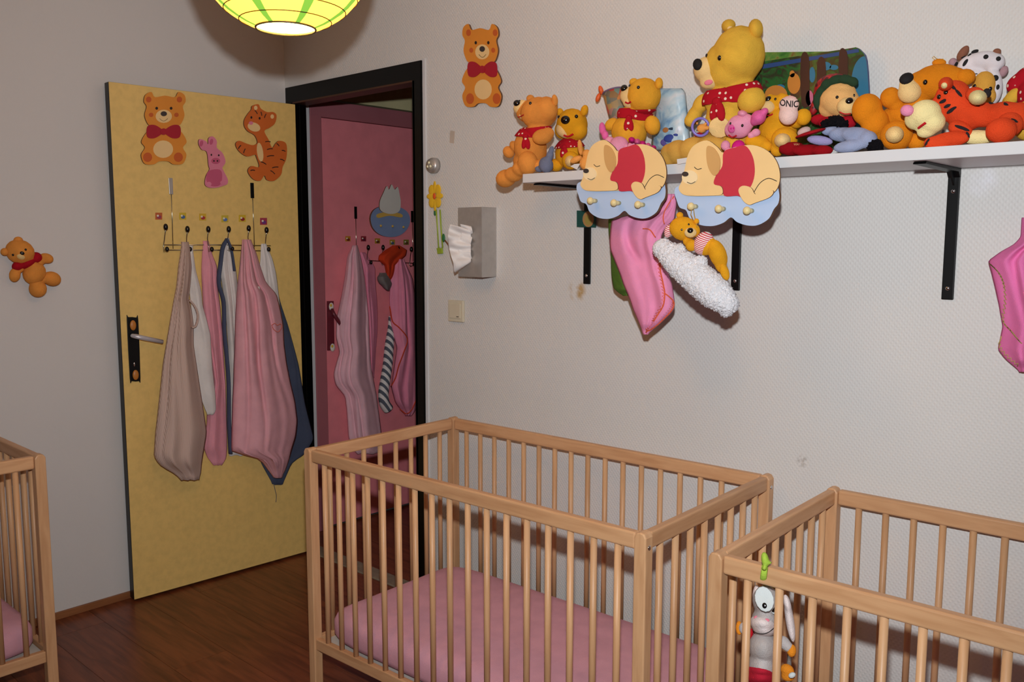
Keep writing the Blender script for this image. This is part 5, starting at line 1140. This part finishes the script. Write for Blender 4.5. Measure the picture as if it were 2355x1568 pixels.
P.soft('belly', M_crm, [K4(1290, 1230, 200, 85, 0, dd=.015)])
P.soft('muzzle', M_crm, [K4(660, 950, 185, 165, 15, dd=.055), K4(560, 1010, 130, 130, 0, dd=.055), K4(760, 1050, 140, 130, 0, dd=.05), K4(690, 1160, 115, 74, 15, dd=.05)], smooth=6)
P.soft('nose', plush('nose_pink_plush', (236, 146, 180)), [K4(450, 910, 74, 66, -8, dd=.085)])
P.soft('ear', M_tig, [K4(1270, 720, 110, 88, -15, dd=.03)]); P.soft('ear_lining', M_crm, [K4(1300, 755, 100, 88, -10, dd=.05, rd=50)]); P.soft('ear_tip', M_ts, [K4(1412, 700, 44, 56, 20, dd=.045)])
P.soft('ear', M_tig, [K4(915, 590, 80, 80, 0, dd=.045, rd=40)]); P.soft('ear_lining', M_crm, [K4(905, 600, 48, 50, 0, dd=.062, rd=24)])
for q in ((1010, 640, 60, 22, -60), (1070, 700, 60, 22, -50), (890, 795, 55, 26, 30), (940, 852, 50, 26, 35), (985, 905, 66, 30, 38), (1110, 1120, 90, 26, -25), (880, 1180, 60, 22, 70), (690, 1290, 50, 20, 60), (1640, 840, 40, 24, -60), (1740, 1030, 46, 22, -30), (1180, 1200, 40, 24, -70), (1470, 830, 50, 22, -60), (1300, 850, 50, 22, -70)):
    P.feat('stripe', M_ts, *k4(q[0], q[1]), q[2] * .1914, q[3] * .1914 * .8, q[4], .22)
P.line('mouth', M_tong, [k4(585, 1120), k4(630, 1085), k4(675, 1055)], 3.0)
P.feat('eye', M_dark, *k4(835, 745), 5, 5.5, 0, .6); P.feat('eye', M_dark, *k4(915, 690), 5, 5.5, 0, .6)
# --- bear in cow suit
P = Plush('teddy_in_cow_suit', 'yellow bear in a white spotted cow costume with brown horns', k4(1400, 900), y=-.055, group=G)
M_cow = fabric('white_cow_cloth', (226, 220, 224)); M_horn = plush('brown_horn_plush', (140, 92, 72))
P.soft('suit', M_cow, [K4(1400, 310, 205, 115, 0), K4(1230, 340, 170, 110, 25), K4(1480, 330, 140, 110), K4(1480, 620, 110, 220, 8), K4(1250, 640, 130, 250)], smooth=8)
P.soft('face', plush('butter_yellow_plush', (226, 166, 70)), [K4(1370, 610, 130, 170, 0, dd=.02), K4(1390, 740, 120, 110, 0, dd=.02)], smooth=6)
P.soft('horn', M_horn, [K4(1120, 220, 50, 95, -28)]); P.soft('horn', M_horn, [K4(1530, 205, 46, 40)])
P.soft('cow_ear', plush('mauve_ear_plush', (176, 140, 146)), [K4(1000, 330, 48, 50)]); P.soft('cow_ear', MATS['mauve_ear_plush'], [K4(1612, 440, 46, 66, -15)])
for q in ((1397, 265, 29, 29), (1547, 288, 29, 29)): P.feat('hood_eye', M_darkf, *k4(q[0], q[1]), 5.4, 5.4, 0, .4)
for q in ((1265, 200, 8, 4, 20), (1200, 245, 6, 3, 40), (1130, 268, 6, 3, 20), (1150, 335, 4, 9, -30), (1540, 628, 4, 6, 0), (1510, 520, 7, 7, 0), (1040, 350, 5, 5, 0)): P.feat('spot', M_darkf, *k4(q[0], q[1]), q[2], q[3], q[4], .3)
for q in ((1262, 620), (1450, 650)): P.feat('eye', M_dark, *k4(*q), 4.2, 5.4, 0, .6)
P.feat('nose', M_dark, *k4(1372, 700), 6, 5, 0, .6); P.line('brow', M_darkf, [k4(1250, 480), k4(1275, 470), k4(1295, 472)], 1.2)
# --- bear cut off by the right edge
P = Plush('teddy_bear', 'yellow bear in red top cut off by the right picture edge', (2385, 322), y=-.12, group=G)
P.soft('body', M_yel, [(2420, 135, 48, 48), (2395, 235, 46, 60), (2400, 290, 44, 30)], vox=.004, smooth=6)
P.soft('sweater', M_redd, [(2398, 215, 54, 48), (2345, 190, 30, 22, 38), (2365, 178, 30, 26, 30)], smooth=6)
P.soft('arm', M_yel, [(2330, 222, 15, 25, -35, dict(dd=.01)), (2318, 235, 13, 16)]); P.soft('leg', M_yel, [(2372, 300, 34, 24, 0, dict(dd=.05))]); P.soft('leg', M_yel, [(2430, 300, 34, 24, 0, dict(dd=.05))])
P.soft('muzzle', M_mzl, [(2398, 150, 22, 20, 0, dict(dd=.045))]); P.soft('ear', M_yel, [(2388, 92, 13, 13)]); P.soft('ear', M_yel, [(2448, 92, 13, 13)])
P.feat('nose', M_dark, 2392, 142, 8, 6, 0, .7); P.feat('eye', M_dark, 2405, 122, 4, 5); P.feat('eye', M_dark, 2385, 124, 4, 5)
# paper slip on the shelf
single('paper_slip', g_prism([at(*q, y=-.292) for q in ((1557, 366), (1583, 362), (1580, 374), (1558, 378))], (0, -1, 0), .0006), M_white, 'small white paper slip at the shelf edge between the hangers', 'paper')

# ================================================================== DONKEY ON THE COT RAIL
KD = lambda a, b_, r1, r2, rot=0, **k: (1640 + a * .2029, 1250 + b_ * .2029, r1 * .2029, r2 * .2029, rot, k)
kd = lambda a, b_: (1640 + a * .2029, 1250 + b_ * .2029)
yd = -.622
P = Plush('donkey_toy', 'grey plush donkey with white eyes hanging inside the right cot', kd(570, 450), y=yd)
M_gr = plush('dove_grey_plush', (186, 178, 176)); M_ivp = plush('ivory_plush', (226, 212, 210)); M_wf = fabric('white_felt', (206, 212, 212)); M_of = plush('orange_hoof_plush', (232, 142, 40)); M_gs = fabric('lime_strap', (160, 190, 70))
P.soft('body', M_gr, [KD(600, 650, 152, 175, rd=70), KD(590, 860, 150, 140, rd=70), KD(570, 1180, 165, 190, rd=85), KD(560, 1400, 170, 180, rd=85), KD(560, 1620, 150, 160, rd=80)], smooth=6)
P.soft('muzzle', M_ivp, [KD(570, 900, 150, 110, -6, rd=75, dd=.008), KD(580, 980, 125, 80, -4, rd=70, dd=.008)], smooth=6)
P.soft('ear', M_ivp, [KD(868, 860, 48, 250, 4, rd=22), KD(840, 680, 40, 110, 10, rd=20)]); P.soft('ear', M_ivp, [KD(488, 580, 40, 110, -8, rd=20)])
for q in ((580, 628, 106, 144, 8), (704, 730, 58, 76, 0)): P.feat('eye_patch', M_wf, *kd(q[0], q[1]), q[2] * .2029, q[3] * .2029, q[4], .07)
for q in ((583, 702), (685, 748)): P.feat('pupil', M_dark, *kd(*q), 5.4, 6.6, 0, .35)
for q in ((485, 833), (615, 865)): P.feat('nostril', M_pinkf2, *kd(*q), 5, 4, -10, .3)
P.line('mouth', M_darkf, [kd(440, 970), kd(490, 1008), kd(560, 1020), kd(630, 1000), kd(695, 948)], .9)
P.feat('cheek', fabric('rust_felt', (178, 74, 40)), *kd(704, 910), 4, 5.5, 0, .3)
P.soft('tongue', M_tong, [KD(415, 1025, 38, 68, -22, dd=.018, rd=14)])
P.soft('shorts', fabric('crimson_cloth', (176, 34, 52)), [KD(550, 1440, 176, 100, -4, rd=92), KD(545, 1520, 176, 100, 0, rd=92)], smooth=5)
P.soft('arm', M_gr, [KD(800, 1120, 70, 80, 35), KD(850, 1170, 60, 60)]); P.soft('hoof', M_of, [KD(890, 1212, 50, 70, -10)])
P.soft('arm', M_gr, [KD(350, 960, 60, 70), KD(420, 1010, 60, 60)]); P.soft('hoof', M_of, [KD(295, 955, 38, 76, -4)])
P.soft('shoe', M_of, [KD(840, 1430, 80, 66, -25), KD(850, 1500, 80, 60)]); P.soft('shoe_lace', M_wf, [KD(895, 1490, 42, 30, 25, dd=.016)])
P.soft('flower_tuft', plush('lime_yellow_plush', (206, 206, 70)), [KD(600, 478, 44, 26), KD(660, 470, 40, 26), KD(690, 485, 26, 24)])
sp_ = lambda a, b_, yy: at(*kd(a, b_), y=yy)
P.part('strap', g_tube([sp_(570, 440, yd), sp_(565, 420, -.665), sp_(570, 380, -.705), sp_(580, 310, -.702), sp_(585, 270, -.70), sp_(590, 230, -.675), sp_(592, 228, -.65), sp_(590, 330, yd - .01), sp_(580, 440, yd)], [.006, .006, .0062, .0062, .0062, .006, .006, .0055, .0055], 8, flat=.5), M_gs)
P.soft('strap_bow', M_gs, [KD(588, 180, 44, 88, 4, y=-.70, rd=16), KD(630, 225, 44, 14, 20, y=-.70, rd=10), KD(580, 285, 32, 26, 0, y=-.70, rd=26)])
